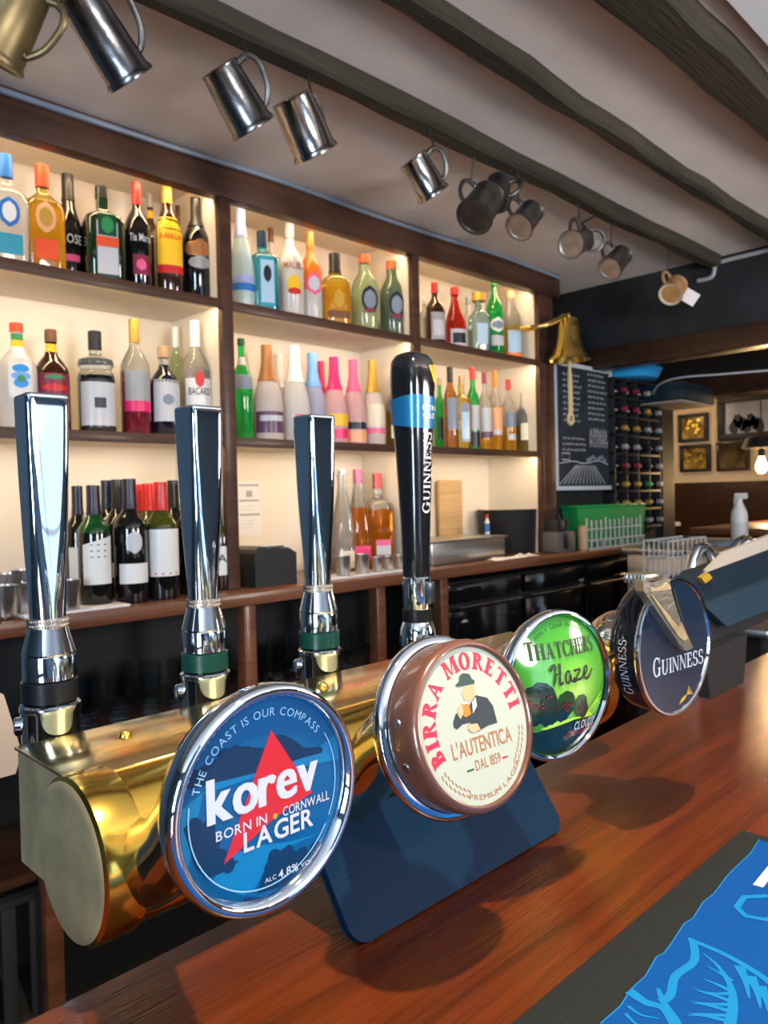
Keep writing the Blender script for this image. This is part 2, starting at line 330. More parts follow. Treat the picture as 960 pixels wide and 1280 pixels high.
# walls: behind the shelves, left, behind the customer (with the windows), and the far snug
struct('wall_back', B().span((-2.6, 2.46, 0), (4.72, 2.56, CEIL), 'blue_wall'))
def wall_hole(axis, c0, c1, a0, a1, h0, h1, z0, z1, m):
    b = B()
    def s(u0, u1, w0, w1): b.span(*(((u0, c0, w0), (u1, c1, w1)) if axis == 'x' else ((c0, u0, w0), (c1, u1, w1))), m)
    s(a0, h0, 0, CEIL); s(h1, a1, 0, CEIL); s(h0, h1, 0, z0); s(h0, h1, z1, CEIL); return b
struct('wall_front', wall_hole('x', -3.3, -3.2, -2.6, 7.2, .62, 1.98, .46, 2.18, 'blue_wall'))
struct('wall_left', wall_hole('y', -2.6, -2.5, -3.3, 2.5, -1.85, -.55, .92, 2.18, 'blue_wall'))
mat('window_glass', (1, 1, 1), .02, alpha=.06)
def window(name, axis, c, h0, h1, z0, z1):
    b = B()
    def s(u0, u1, w0, w1, d=.03): b.span(*(((u0, c-d, w0), (u1, c+d, w1)) if axis == 'x' else ((c-d, u0, w0), (c+d, u1, w1))), 'white')
    for u in (h0, (h0+h1)/2-.02, h1-.04): s(u, u+.04, z0, z1)
    for w in (z0, z0+(z1-z0)*.36, z1-.04): s(h0, h1, w, w+.04)
    o = struct(name, b); g = B()
    g.span(*(((h0, c-.003, z0), (h1, c+.003, z1)) if axis == 'x' else ((c-.003, h0, z0), (c+.003, h1, z1))), 'window_glass'); obj('pane', g, o)
window('window_1', 'x', -3.25, .62, 1.98, .46, 2.18); window('window_2', 'y', -2.55, -1.85, -.55, .92, 2.18)
struct('wall_far_left', B().span((4.62, 2.56, 0), (4.72, 4.2, CEIL), 'black_wall'))
struct('wall_right', B().span((7.1, -3.3, 0), (7.2, 4.2, CEIL), 'cream_wall'))
struct('wall_far_side', B().span((4.62, 4.1, 0), (7.2, 4.2, CEIL), 'black_wall'))
# dark bulkhead across the ceiling end, its oak rail and the deeper beam behind it
BX = 3.64; ZC0 = 1.119
struct('bulkhead', B().span((BX, -.6, 2.14), (BX+.10, 2.46, CEIL), 'black_wall'))
struct('trim_2', B().span((BX-.015, -.6, 2.045), (BX+.115, 2.46, 2.15), 'dark_panel', .006))
struct('trim_3', B().span((5.3, -.6, 2.06), (5.45, 4.1, CEIL), 'dark', 0)); struct('trim_4', B().span((5.27, -.6, 2.04), (5.48, 4.1, 2.16), 'dark_panel', .006))
struct('partition', B().span((3.275, 2.145, ZC0), (4.60, 2.2, 2.05), 'black_wall').span((3.98, 2.145, 0), (4.60, 2.2, ZC0), 'black_wall'))
struct('trim_5', B().span((4.50, 2.13, 0), (4.66, 2.45, 2.05), 'black_wall'))
struct('wainscot_right', B().span((7.04, -3.2, 0), (7.1, 4.1, 1.475), 'dark_panel', .004))

# ------------------------------------------------------------------ back bar: shelving, counter, lights
YS, YB = 2.10, 2.42
Z1, Z2, ZC = 2.044, 1.607, 1.118          # shelf tops and counter top
XL, P1, P2, P3 = .42, 1.385, 2.275, 3.145
sh = thing('back_bar_shelving', 'tall dark brown framed back bar shelving with cream backing, lit from under its shelves', 'shelving', (XL, YS, ZC))
def S(name, a, b, m, bev=.002):
    o = Vector((XL, YS, ZC)); return obj(name, B().span(Vector(a)-o, Vector(b)-o, m, bev), sh)
S('header', (XL-.06, YS-.02, 2.365), (P3+.17, YS+.03, CEIL), 'shelf_wood')
S('back_panel', (XL, YB-.01, ZC), (P3+.02, YB, CEIL), 'cream', 0)
S('top_panel', (XL, YS+.03, 2.43), (P3+.02, YB-.01, 2.45), 'cream', 0)
for x0, x1 in ((XL-.03, XL+.02), (P1-.022, P1+.022), (P2-.02, P2+.02), (P3-.012, P3+.02)):
    S('side_panel', (x0+.004, YS+.012, ZC), (x1-.004, YB-.01, 2.43), 'cream', 0); S('upright', (x0, YS-.012, ZC), (x1, YS+.012, 2.368), 'shelf_wood')
S('end_post', (P3+.02, YS-.012, ZC), (P3+.115, YB, 2.368), 'shelf_wood')
for a, b in ((XL+.02, P1-.022), (P1+.022, P2-.02), (P2+.02, P3-.012)):
    for z in (Z1, Z2):
        S('shelf', (a, YS+.010, z-.020), (b, YB-.01, z), 'cream', 0); S('shelf_edge', (a, YS-.010, z-.030), (b, YS+.010, z-.001), 'shelf_wood')
    for z in (2.395, Z1-.0202, Z2-.0202): S('light_strip', (a+.01, YS+.0125+(.02 if z > 2.3 else 0), z-.003), (b-.003, YS+.0235+(.02 if z > 2.3 else 0), z), 'led', 0)
ct = thing('back_counter', 'long reddish wooden back counter top running under the bottle shelves', 'counter', (XL, 1.97, ZC-.04))
obj('counter_top', B().span((0, 0, 0), (3.53, .45, .04), 'counter_wood', .005), ct)
# open dark base under the counter with wooden posts
bs = thing('counter_base', 'dark open counter base with wooden posts and glass shelves under the counter', 'cabinet', (XL, 2.0, 0))
obj('back_board', B().span((0, .40, 0), (1.9, .42, ZC-.04), 'dark'), bs)
for z in (.46, .78): obj('base_shelf', B().span((.01, .03, z-.02), (1.89, .40, z), 'dark_panel', .002), bs)
obj('bottom_board', B().span((0, -.01, 0), (1.9, .40, .03), 'dark'), bs)
for x in (.33, .95, 1.52, 1.87): obj('post', B().span((x-.022, -.015, .031), (x+.022, .03, ZC-.041), 'counter_wood', .003), bs)

# ------------------------------------------------------------------ the bar itself
tag(obj('floor_shade_mat', B().span((-1.5, .56, .0005), (3.4, 1.988, .014), 'rubber', .003)), 'black mat added in place of shade on the floor behind the bar', 'mat')  # added dark sheet, stands in for shade on the pale floor
bar = thing('bar_counter', 'long bar counter with polished reddish brown wooden top across the foreground', 'bar counter', (0, 0, 0))
b = B().span((-.9, -.42, .99), (2.15, .548, 1.05), 'bar_wood', .008)
for v in b.v:
    if v[1] > 0: v[1] += .032*(v[0]-.17)
obj('counter_top', b, bar)
obj('bar_front', B().span((-.88, -.30, 0), (2.12, .48, .989), 'dark_panel', .004), bar)

# ------------------------------------------------------------------ brass font
TY, TZ, TR, TX0, TX1 = .552, 1.144, .0575, .228, .905
tw = thing('beer_tower', 'long polished brass beer tower with round tube and flat box top, carrying the taps', 'beer tower', (TX0, TY, 1.05))
XR = Matrix.Rotation(PI/2, 4, 'Y')
tl = TX1-TX0
b = B().lathe([(TR, 0), (TR, tl)], 'brass', 64, Matrix.Translation((0, 0, TZ-1.05)) @ XR); obj('tube', b, tw)
b = B(); b.lathe([(0, -.010), (TR*.90, -.010), (TR*.985, -.008), (TR+.0022, -.006), (TR+.0030, -.002), (TR+.0030, .021), (TR+.0022, .0232), (TR-.0004, .0236)], 'brass', 64, Matrix.Translation((0, 0, TZ-1.05)) @ XR)
b.m[:64*2] = [b.mi('brass_dull')]*128; obj('end_cap', b, tw)['label'] = 'scratched dull brass end cap'
b = B().lathe([(TR+.001, tl-.02), (TR+.001, tl+.004), (0, tl+.006)], 'brass', 48, Matrix.Translation((0, 0, TZ-1.05)) @ XR); obj('end_cap', b, tw)
b = B(); b.span((-.004, 0, 1.108-1.05), (tl, .108, 1.2-1.05), 'brass_dull'); obj('box_body', b, tw)
obj('box_lid', B().span((-.006, -.004, 1.2-1.05), (tl, .111, 1.2025-1.05), 'brass_top', .0006), tw)
for x in (.11, .33, .55): obj('screw', B().lathe([(0, .0045), (.004, .0042), (.0055, .0025), (.006, 0)], 'brass', 16, Matrix.Translation((x-.04, .07, .1523))), tw)
for x in (.29, .40): obj('support_leg', B().lathe([(.03, 0), (.03, .006), (.018, .012), (.018, .10)], 'brass_dull', 24, Matrix.Translation((x, -.030, 0))), tw)

# ------------------------------------------------------------------ taps
TAPX = [.262, .418, .570, .738]; TAPY = .688
def prof_ring(b, p, m): b.lathe(p, m, 32)
def tap_base(t, ringmat):
    b = B(); b.lathe([(0, -.11), (.015, -.11), (.015, -.02), (.0175, -.015), (.0175, -.005), (.0225, .000), (.0240, .004), (.0244, .030), (.0252, .0315), (.0252, .036), (.0225, .0385), (.0195, .040)], 'chrome', 36); obj('valve_body', b, t)
    for sx in (-1, 1): obj('side_nut', B().tube([(sx*.018, .010, .018), (sx*.0255, .013, .018), (sx*.0272, .0135, .018)], [.0085, .008, .006], 'chrome', 14), t)
    obj('ring', B().lathe([(.0190, .039), (.0236, .0400), (.0236, .057), (.0190, .0585)], ringmat, 36), t)
    b = B().lathe([(.0195, .058), (.0222, .0590), (.0224, .0780), (.0218, .0800), (.0224, .0815), (.0166, .1035), (.0150, .104)], 'chrome', 36); obj('collar', b, t)
    b = B(); N = 44
    b.lathe([(.0145, .103), (.0168, .1036), (.0168, .1115), (.0145, .112)], 'knurl', N)
    for i in range(N):
        for k in range(2):
            a = 2*PI*(i+.5*k)/N; z = .1055+.004*k; c, s = math.cos(a), math.sin(a)
            p = Vector((c*.0168, s*.0168, z)); tn = Vector((-s, c, 0)); u = Vector((0, 0, 1))
            b.add([p-tn*.0011, p-u*.0018, p+tn*.0011, p+u*.0018, p*1.0+Vector((c, s, 0))*.0007], [(0, 1, 4), (1, 2, 4), (2, 3, 4), (3, 0, 4)], 'knurl')
    o = obj('knurled_ring', b, t, smooth=False)
def chrome_tap(i, label, ringmat, rz):
    t = thing('beer_tap', label, 'beer tap', (TAPX[i], TAPY, 1.190), rz, 'chrome beer taps along the brass tower')
    tap_base(t, ringmat)
    P = []
    for k in range(15):
        s = k/14; r = .0148+.0036*s**.9; e = 2+9*min(1, s*1.15)**1.6
        P.append((r*(1 if e > 0 else 1), .112+.191*s, e))
    P += [(.0181, .3050, 11), (.0170, .3064, 10), (.0120, .3068, 8), (0, .3069, 6)]
    obj('handle', B().lathe(P, 'chrome', 64), t, ang=50)
    return t
chrome_tap(0, 'chrome square topped beer tap with black ring, leftmost tap, behind the round blue badge', 'tap_black', math.radians(-2.5))
chrome_tap(1, 'chrome square topped beer tap with green ring in front of the red capped wine bottles', 'tap_green', math.radians(2))
chrome_tap(2, 'chrome square topped beer tap with green ring beside the orange syrup bottles', 'tap_green', math.radians(-2))
g = thing('beer_tap', 'tall black stout tap handle with blue extra cold band and gold harp at its top', 'beer tap', (TAPX[3], TAPY, 1.197))
b = B(); b.lathe([(0, -.11), (.015, -.11), (.015, -.02), (.0195, -.015), (.0235, .002), (.0245, .015), (.0235, .030), (.0195, .040)], 'chrome', 36); obj('valve_body', b, g)
obj('ring', B().lathe([(.0185, .039), (.0200, .0405), (.0200, .056), (.0170, .058)], 'tap_black', 36), g)
b = B().lathe([(.0182, .056), (.0190, .058), (.0190, .097), (.0172, .099)], 'chrome', 40)
b.box((.004, -.0195, .078), (.017, .003, .028), 'screen_dark', .001); obj('collar', b, g)
obj('bolt', B().lathe([(0, .003), (.0025, .003), (.0028, 0)], 'dark_iron', 12, Matrix.Translation((-.0135, -.0135, .066)) @ Matrix.Rotation(PI/2, 4, 'X')), g)
GP = [(.0165, .097, 2.2), (.0172, .105, 2.4), (.0172, .130, 2.6), (.0180, .170, 2.8), (.0198, .220, 3), (.0222, .270, 3), (.0250, .320, 3), (.0258, .345, 3), (.0252, .368, 3.2), (.0238, .380, 3.2), (.0190, .388, 3), (.010, .392, 2.6), (0, .393, 2.4)]
o = obj('handle', B().lathe(GP, 'black_gloss', 56), g, ang=60)
def gp_r(z):
    for (r0, z0, e0), (r1, z1, e1) in zip(GP, GP[1:]):
        if z0 <= z <= z1: t = (z-z0)/(z1-z0); return r0+(r1-r0)*t, e0+(e1-e0)*t
    return .017, 2.4
def gpt(ang, z, off=.0006):
    r, e = gp_r(z); c, s = math.sin(ang), -math.cos(ang); k = (abs(c)**e+abs(s)**e)**(-1/e); return (c*k*(r+off), s*k*(r+off), z)
mat('tap_blue', (.01, .13, .33), .3, .3, coat=.4)
b = B(); N = 48; vs = []; fs = []
for i in range(N):
    a = 2*PI*i/N; vs += [gpt(a, .295-.004*math.cos(a), .0012), gpt(a, .330+.004*math.cos(a+.5), .0012)]
for i in range(N): j = (i+1) % N; fs.append((2*i, 2*j, 2*j+1, 2*i+1))
b.add(vs, fs, 'tap_blue'); band = obj('blue_band', b, g)
# the lettering stands a little to the right of the front, as the handle is turned
b = B()
A0 = .12
def wrapz(zc, hgt): return lambda u, v: gpt(A0+u/.0235, zc+v, .0018)
b.flat(setline('EXTRA', -.011, .013, 0, .0062, gap=.28), 'white', wrapz(.3145, 0)); obj('lettering', b, g).parent = band; b = B(); b.flat(setline('COLD', -.0105, .0095, 0, .0062, gap=.28), 'white', wrapz(.3045, 0)); obj('lettering', b, g).parent = band
b = B()
for vs, fs in setline('GUINNESS', 0, .105, 0, .0125, serif, .08, big=1.15):
    b.add([gpt(A0+.30-v/.0195, .182+u, .0007) for u, v in vs], fs, 'p_lgrey')
obj('lettering', b, g)
b = B()
pts = [(-.006, .012), (.010, .016), (.013, .010), (.012, -.014), (.008, -.022), (.004, -.012)]
b.flat([quad(*pts)], 'chrome_soft', lambda u, v: gpt(A0+.2+u/.025, .362+v, .0006))
for k in range(5):
    x = -.003+k*.003; b.flat([ribbon([(x, .011+.0006*k), (.006+.001*k, -.010)], .0012)], 'harp_yellow', lambda u, v: gpt(A0+.2+u/.025, .362+v, .0013))
obj('harp_emblem', b, g)['label'] = 'gold harp emblem on silver shield'

# ------------------------------------------------------------------ badges
def neck(t, c, back, rb):
    """chrome horn from the brass tube up to the back of the badge; t stands at c"""
    p0 = Vector((TAPX_B[t.name] if False else 0, 0, 0))
def badge(name, label, c, R, rz=0, tilt=0):
    t = thing(name, label, 'beer badge', c, rz, 'round beer badges on the brass tower'); t.rotation_euler = (tilt, 0, rz); return t
def horn(t, c, back, rb, dx=.014, rz=0, tilt=0):
    base = Vector((dx, TY-.048-c[1], TZ+.004-c[2])); base.rotate((Matrix.Rotation(rz, 3, 'Z') @ Matrix.Rotation(tilt, 3, 'X')).inverted()); end = Vector((0, back, 0))
    P = [base+Vector((0, .022, -.010)), base, base+(end-base)*.30+Vector((0, .004, -.002)), base+(end-base)*.55+Vector((0, .004, .008)), end+Vector((0, .034, -.002)), end+Vector((0, .012, 0)), end]
    P = curve_pts([tuple(p) for p in P], 5); n = len(P)
    R = []
    for i in range(n):
        s = i/(n-1); R.append(.036-.010*min(1, s/.36) if s < .36 else .026+(rb-.026)*((s-.36)/.64)**2.2)
    obj('neck', B().tube(P, R, 'brass_neck', 40), t, ang=60)
mat('brass_neck', (.74, .66, .50), .10, 1)
FY = .355
def plane(c, rz=0, off=0, tilt=0):
    Q = Matrix.Rotation(rz, 3, 'Z') @ Matrix.Rotation(tilt, 3, 'X'); n = Q @ Vector((0, -1, 0)); o = Vector(c)+n*off; eu, ev = Q.col[0], Q.col[2]
    def D(px, py): d = cv((px-480)/F, (640-py)/F, 1); p = EYE+d*((o-EYE).dot(n)/d.dot(n))-o; return (p.dot(eu), p.dot(ev))
    return D
def disc_fn(y):
    k = [0.0]      # every piece of print lies a hair above the last, so that overlapping pieces never share a plane
    def f(u, v): k[0] += 1e-7; return (u, y-k[0], v)
    return f
def disc(b, r, y, m, n=64): b.add([(r*math.cos(2*PI*i/n), y, r*math.sin(2*PI*i/n)) for i in range(n)], [tuple(range(n))], m)
YR = Matrix.Rotation(PI/2, 4, 'X')     # lathe axis +z -> -Y (towards the customer)

# --- korev
cK = Vector((.2490, .350, 1.2355))
k = badge('beer_badge', 'round blue lager badge with red triangle and chrome rim, nearest of the badges', cK, .069)
horn(k, cK, .018, .040)
b = B().lathe([(r_*.897, z_) for r_, z_ in [(.030, -.018), (.055, -.017), (.066, -.012), (.0700, -.004), (.0702, .002), (.0690, .006), (.0660, .0075), (.0630, .006), (.0612, .001)]], 'chrome', 72, YR); obj('rim', b, k, ang=60)
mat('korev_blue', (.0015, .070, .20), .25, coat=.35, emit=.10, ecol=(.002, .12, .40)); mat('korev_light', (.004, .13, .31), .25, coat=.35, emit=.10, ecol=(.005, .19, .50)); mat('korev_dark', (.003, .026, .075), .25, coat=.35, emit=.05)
mat('korev_deep', (.004, .022, .09), .25, coat=.8); mat('badge_red', (.42, .016, .03), .3, coat=.6, emit=.05); mat('badge_white', (.42, .48, .56), .3, coat=.6, emit=.05); mat('badge_tint', (.22, .48, .72), .3, coat=.6, emit=.06)
b = B(); disc(b, .0560, -.0005, 'korev_blue'); face = obj('face', b, k, smooth=False)
D = plane(cK); Zk = lambda x, y: D(190+x/3.692, 840+y/3.692)
b = B(); y1, y2, y3, y4 = (disc_fn(-.0005-.00018*i) for i in range(1, 5))
def land(pts, m, yy): pts = [(p[0]*min(1, .0553/max(1e-6, math.hypot(*p))), p[1]*min(1, .0553/max(1e-6, math.hypot(*p)))) for p in pts]; b.flat([(pts, [tuple(range(len(pts)))])], m, yy)
def rim_arc(a0, a1, r=.0552, n=12): return [(r*math.cos(math.radians(a0+(a1-a0)*i/n)), r*math.sin(math.radians(a0+(a1-a0)*i/n))) for i in range(n+1)]
land(rim_arc(172, 205)+[Zk(230, 565), Zk(480, 480), Zk(860, 400)]+rim_arc(14, 24, n=3)[1:]+[Zk(700, 390), Zk(470, 455), Zk(300, 500)], 'korev_light', y1)
land([Zk(115, 500), Zk(115, 550), Zk(240, 520), Zk(470, 465), Zk(690, 395), Zk(780, 370), Zk(785, 350), Zk(745, 345), Zk(700, 350), Zk(640, 305), Zk(590, 285), Zk(540, 300), Zk(520, 350), Zk(430, 345), Zk(380, 340), Zk(330, 365), Zk(310, 410), Zk(250, 445), Zk(180, 455)], 'korev_dark', y2)
land([Zk(520, 900), Zk(560, 840), Zk(640, 820), Zk(700, 830), Zk(780, 790), Zk(860, 740)]+rim_arc(-38, -78)+[Zk(480, 1020)], 'korev_dark', y2)
land([Zk(140, 720), Zk(200, 690), Zk(270, 710), Zk(300, 800), Zk(330, 870), Zk(400, 870), Zk(330, 920), Zk(250, 950), Zk(200, 900)], 'korev_dark', y2)
land([Zk(410, 1085), Zk(420, 1040), Zk(520, 1050), Zk(620, 1080), Zk(700, 1050)]+rim_arc(-75, -100, n=6), 'korev_deep', y2)
land([Zk(280, 960), Zk(340, 850), Zk(480, 800), Zk(640, 780), Zk(780, 740), Zk(560, 830), Zk(470, 1000), Zk(420, 1030), Zk(330, 1000)], 'korev_light', y1)
for n_, (x_, y_, r_) in enumerate(((180, 470, 20), (235, 455, 22), (285, 430, 26), (330, 385, 30), (380, 365, 26), (430, 372, 28), (480, 385, 30), (600, 312, 22), (640, 335, 24), (690, 365, 20), (745, 360, 16), (765, 358, 16))): b.flat([blob(*Zk(x_, y_), r_/3.7*.00048, r_/3.7*.00048, 14, .15, n_)], 'korev_dark', disc_fn(-.0005-.00040-.00001*n_))
for n_, (x_, y_, r_) in enumerate(((560, 850, 34), (620, 835, 36), (690, 840, 34), (750, 815, 36), (810, 785, 36), (540, 900, 30), (190, 720, 40), (250, 730, 40), (280, 790, 34), (310, 850, 34), (350, 890, 30))): b.flat([blob(*Zk(x_, y_), r_/3.7*.00048, r_/3.7*.00048, 14, .15, n_)], 'korev_dark', disc_fn(-.0005-.00040-.00001*n_))
obj('printed_scene', b, k, smooth=False).parent = face
b = B(); b.flat([quad(Zk(545, 265), Zk(735, 552), Zk(560, 672), Zk(325, 888))], 'badge_red', y3); obj('red_triangle', b, k, smooth=False).parent = face
b = B()
def tl_(s, a, z, h, m, fn, **kw): b.flat(setline(s, a[0], z[0], (a[1]+z[1])/2, h, slope=0, **kw), m, fn)
for q in (-.0009, -.0003, .0003, .0009): a_, z_ = Zk(250, 700), Zk(760, 530); b.flat(setline('korev', a_[0]+q+.0006, z_[0]+q-.0006, (a_[1]+z_[1])/2, .0235, off=.012, gap=.07), 'badge_white', y4)
tl_('BORN IN', Zk(290, 780), Zk(525, 695), .0053, 'badge_white', y4, off=.006, gap=.16); tl_('CORNWALL', Zk(598, 662), Zk(812, 585), .0053, 'badge_white', y4, off=.006, gap=.12)
tl_('LAGER', Zk(418, 826), Zk(738, 705), .0105, 'badge_white', y4, off=.02, gap=.12)
tl_('ALC', Zk(515, 972), Zk(568, 950), .0026, 'badge_white', y4); tl_('4.8%', Zk(578, 950), Zk(668, 912), .0046, 'badge_white', y4, off=.012); tl_('VOL', Zk(680, 898), Zk(735, 876), .0026, 'badge_white', y4)
b.flat(arcline('THE COAST IS OUR COMPASS', 0, 0, .0448, 163, 38, .0046, gap=.2), 'badge_tint', y4)
b.flat([ribbon([(.0495*math.cos(math.radians(a)), .0495*math.sin(math.radians(a))) for a in range(170, 332, 6)], .0007), ribbon([(.0495*math.cos(math.radians(a)), .0495*math.sin(math.radians(a))) for a in range(-28, 34, 6)], .0006)], 'badge_tint', y4)
b.flat([blob(*Zk(562, 662), .0016, .0016, 10)], 'gold_print', y4)
obj('lettering', b, k, smooth=False).parent = face

# --- Moretti
cM = Vector((.4285, .346, 1.2365)); TM = math.radians(-14)
RM = math.radians(-4); mo = badge('beer_badge', 'round cream beer badge with red arched lettering and a copper brown rim', cM, .06, RM, TM)
horn(mo, cM, .040, .042, rz=RM, tilt=TM)
b = B().lathe([(.030, -.040), (.050, -.039), (.0645, -.036), (.0665, -.033), (.0668, -.029), (.0650, -.026), (.0610, -.025)], 'chrome', 72, YR); obj('back_ring', b, mo, ang=60)
mat('copper_rim', (.12, .052, .035), .25, .1, coat=.6)
b = B().lathe([(.0598, -.027), (.0605, -.024), (.0610, -.004), (.0606, .000), (.0588, .0035), (.0562, .0040), (.0548, .0022), (.0545, .0005)], 'copper_rim', 72, YR); rm = obj('rim', b, mo, ang=60)
for a in (168, 196): obj('rivet', B().lathe([(0, .0012), (.0028, .0010), (.0034, 0)], 'chrome_soft', 14, Matrix.Translation((.0610*math.cos(math.radians(a)), .013, .0610*math.sin(math.radians(a)))) @ Vector((math.cos(math.radians(a)), 0, math.sin(math.radians(a)))).to_track_quat('Z', 'Y').to_matrix().to_4x4()), mo)
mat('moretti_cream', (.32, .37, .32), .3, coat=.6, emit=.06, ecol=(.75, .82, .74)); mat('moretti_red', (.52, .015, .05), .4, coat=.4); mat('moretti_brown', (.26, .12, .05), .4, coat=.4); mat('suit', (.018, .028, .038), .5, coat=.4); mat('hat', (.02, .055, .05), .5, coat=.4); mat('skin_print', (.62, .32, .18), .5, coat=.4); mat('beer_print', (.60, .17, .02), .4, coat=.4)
b = B(); disc(b, .0549, -.0010, 'moretti_cream'); face = obj('face', b, mo, smooth=False)
cD = Vector((0, 0, 0)); D = plane(cM, RM, 0, TM); Zm = lambda x, y: D(420+x/3.123, 780+y/3.122)
y1, y2, y3, y4 = (disc_fn(-.0010-.00018*i) for i in range(1, 5))
b = B(); b.flat(arcline('BIRRA MORETTI', 0, 0, .0385, 207, 4, .0125, serif, .06, T=.26, t=.13, s=.12), 'moretti_red', y1)
tl_("L'AUTENTICA", Zm(455, 537), Zm(684, 452), .0108, 'moretti_brown', y1, off=.012, gap=.10)
tl_('DAL 1859', Zm(545, 578), Zm(640, 532), .0070, 'moretti_brown', y1, off=.008, gap=.13)
b.flat([rc(*Zm(508, 580), Zm(535, 570)[0], Zm(508, 572)[1])], 'hat', y1); b.flat([rc(*Zm(645, 527), Zm(664, 512)[0], Zm(645, 519)[1])], 'moretti_red', y1)
b.flat(arcline('PREMIUM LAGER', 0, 0, .0510, 247, 318, .0036, gap=.2, flip=True), 'moretti_brown', y1)
for sgn, a0 in ((1, 228), (-1, 332)):
    for i in range(7):
        a = math.radians(a0+(i-3)*5.2); c, s = math.cos(a), math.sin(a)
        for r in (.0452, .0488): b.flat([ribbon([(r*c, r*s), (r*c+.0035*math.cos(a+sgn*1.2), r*s+.0035*math.sin(a+sgn*1.2))], .0009)], 'moretti_brown', y1)
obj('lettering', b, mo, smooth=False).parent = face
# plain picture of a seated drinker, simplified
b = B()
def pg(pts, m, yy): b.flat([([Zm(*p) for p in pts], [tuple(range(len(pts)))])], m, yy)
pg([(452, 385), (462, 352), (500, 340), (520, 312), (540, 278), (585, 288), (608, 320), (625, 385), (590, 396), (548, 420), (510, 415), (520, 385), (490, 392), (468, 412), (455, 405)], 'suit', y1)
pg([(526, 305), (540, 285), (545, 320), (530, 350)], 'badge_white', y2)
pg([(485, 268), (495, 246), (530, 236), (537, 262), (534, 286), (520, 304), (496, 296), (490, 284)], 'skin_print', y2)
pg([(460, 240), (474, 226), (476, 204), (490, 192), (515, 196), (524, 214), (536, 222), (534, 234), (500, 240), (470, 246)], 'hat', y3)
pg([(484, 306), (510, 302), (522, 352), (502, 364), (490, 358)], 'beer_print', y3); pg([(484, 306), (510, 302), (512, 311), (486, 315)], 'badge_white', y4)
pg([(470, 330), (484, 310), (492, 345), (480, 372), (470, 356)], 'skin_print', y4); pg([(512, 392), (545, 388), (558, 412), (528, 424), (510, 412)], 'skin_print', y4)
obj('printed_figure', b, mo, smooth=False).parent = face

# --- Thatchers
cT = Vector((.5530, .357, 1.2395))
RT = math.radians(-11); th = badge('beer_badge', 'domed green cider badge with black lettering and a chrome rim', cT, .064, RT)
horn(th, cT, .016, .044, rz=RT)
b = B().lathe([(r_*.97, z_) for r_, z_ in [(.030, -.016), (.055, -.015), (.0625, -.010), (.0652, -.004), (.0652, .001), (.0640, .004), (.0615, .0045), (.0600, .002)]], 'chrome', 72, YR); obj('rim', b, th, ang=60)
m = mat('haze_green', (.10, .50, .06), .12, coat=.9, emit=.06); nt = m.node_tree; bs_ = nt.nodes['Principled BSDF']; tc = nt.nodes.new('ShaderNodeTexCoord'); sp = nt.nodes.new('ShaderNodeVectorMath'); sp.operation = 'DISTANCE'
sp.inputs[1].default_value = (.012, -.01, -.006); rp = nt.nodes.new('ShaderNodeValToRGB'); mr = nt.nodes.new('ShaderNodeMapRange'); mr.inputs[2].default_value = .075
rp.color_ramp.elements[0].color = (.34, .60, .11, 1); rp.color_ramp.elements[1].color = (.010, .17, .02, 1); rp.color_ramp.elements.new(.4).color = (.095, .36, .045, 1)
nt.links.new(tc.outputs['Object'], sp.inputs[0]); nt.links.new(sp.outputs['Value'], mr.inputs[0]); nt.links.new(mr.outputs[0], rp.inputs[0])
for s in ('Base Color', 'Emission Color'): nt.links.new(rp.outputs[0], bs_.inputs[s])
DR, DH = .0588, .013
b = B().lathe([(DR*math.sin(PI/2*(1-i/9)) if False else DR*(1-i/9), DH*(1-(1-i/9)**2)) for i in range(9)]+[(.0001, DH)], 'haze_green', 64, YR); face = obj('face', b, th, ang=80)
D = plane(cT, RT, .008); Zt = lambda x, y: D(620+x/2.8235, 700+y/2.8235)
def dome(off):
    k = [0.0]
    def f(u, v): k[0] += 2e-8; return (u, -DH*(1-(u*u+v*v)/DR**2)-off-k[0], v)
    return f
def fine(pieces, cell=.006):
    """cut flat pieces into small triangles so that they follow the dome"""
    out = []
    for vs, fs in pieces:
        bm = bmesh.new(); V = [bm.verts.new((x, y, 0)) for x, y in vs]
        for f in fs:
            try: bm.faces.new([V[i] for i in f])
            except ValueError: pass
        bmesh.ops.triangulate(bm, faces=bm.faces)
        for _ in range(4):
            lg = [e for e in bm.edges if e.calc_length() > cell]
            if not lg: break
            bmesh.ops.subdivide_edges(bm, edges=lg, cuts=1, use_grid_fill=False); bmesh.ops.triangulate(bm, faces=[f for f in bm.faces if len(f.verts) > 3])
        bm.verts.index_update(); out.append(([(v.co.x, v.co.y) for v in bm.verts], [tuple(v.index for v in f.verts) for f in bm.faces])); bm.free()
    return out
mat('haze_dark', (.006, .022, .016), .15, coat=.8); mat('haze_tree', (.008, .05, .02), .15, coat=.8); mat('haze_lime', (.42, .74, .05), .15, coat=.8, emit=.1); mat('haze_mid', (.06, .34, .04), .15, coat=.8, emit=.06); mat('haze_apple', (.14, .012, .02), .15, coat=.8)
def arc_clip(a0, a1, r=.0574, n=14): return [(r*math.cos(math.radians(a0+(a1-a0)*i/n)), r*math.sin(math.radians(a0+(a1-a0)*i/n))) for i in range(n+1)]
b = B()
def tp(pts, m, off): b.flat(fine([(pts, [tuple(range(len(pts)))])]), m, dome(off))
tp([Zt(230, 560), Zt(300, 545), Zt(340, 500), Zt(385, 455)]+arc_clip(-8, -40, n=6)+[Zt(330, 575)], 'haze_mid', .0003)
for q in range(3): b.flat(fine([ribbon([Zt(305+q*18, 555), Zt(350+q*12, 505-q*4), Zt(385, 470+q*20)], .0016)]), 'haze_lime', dome(.0005))
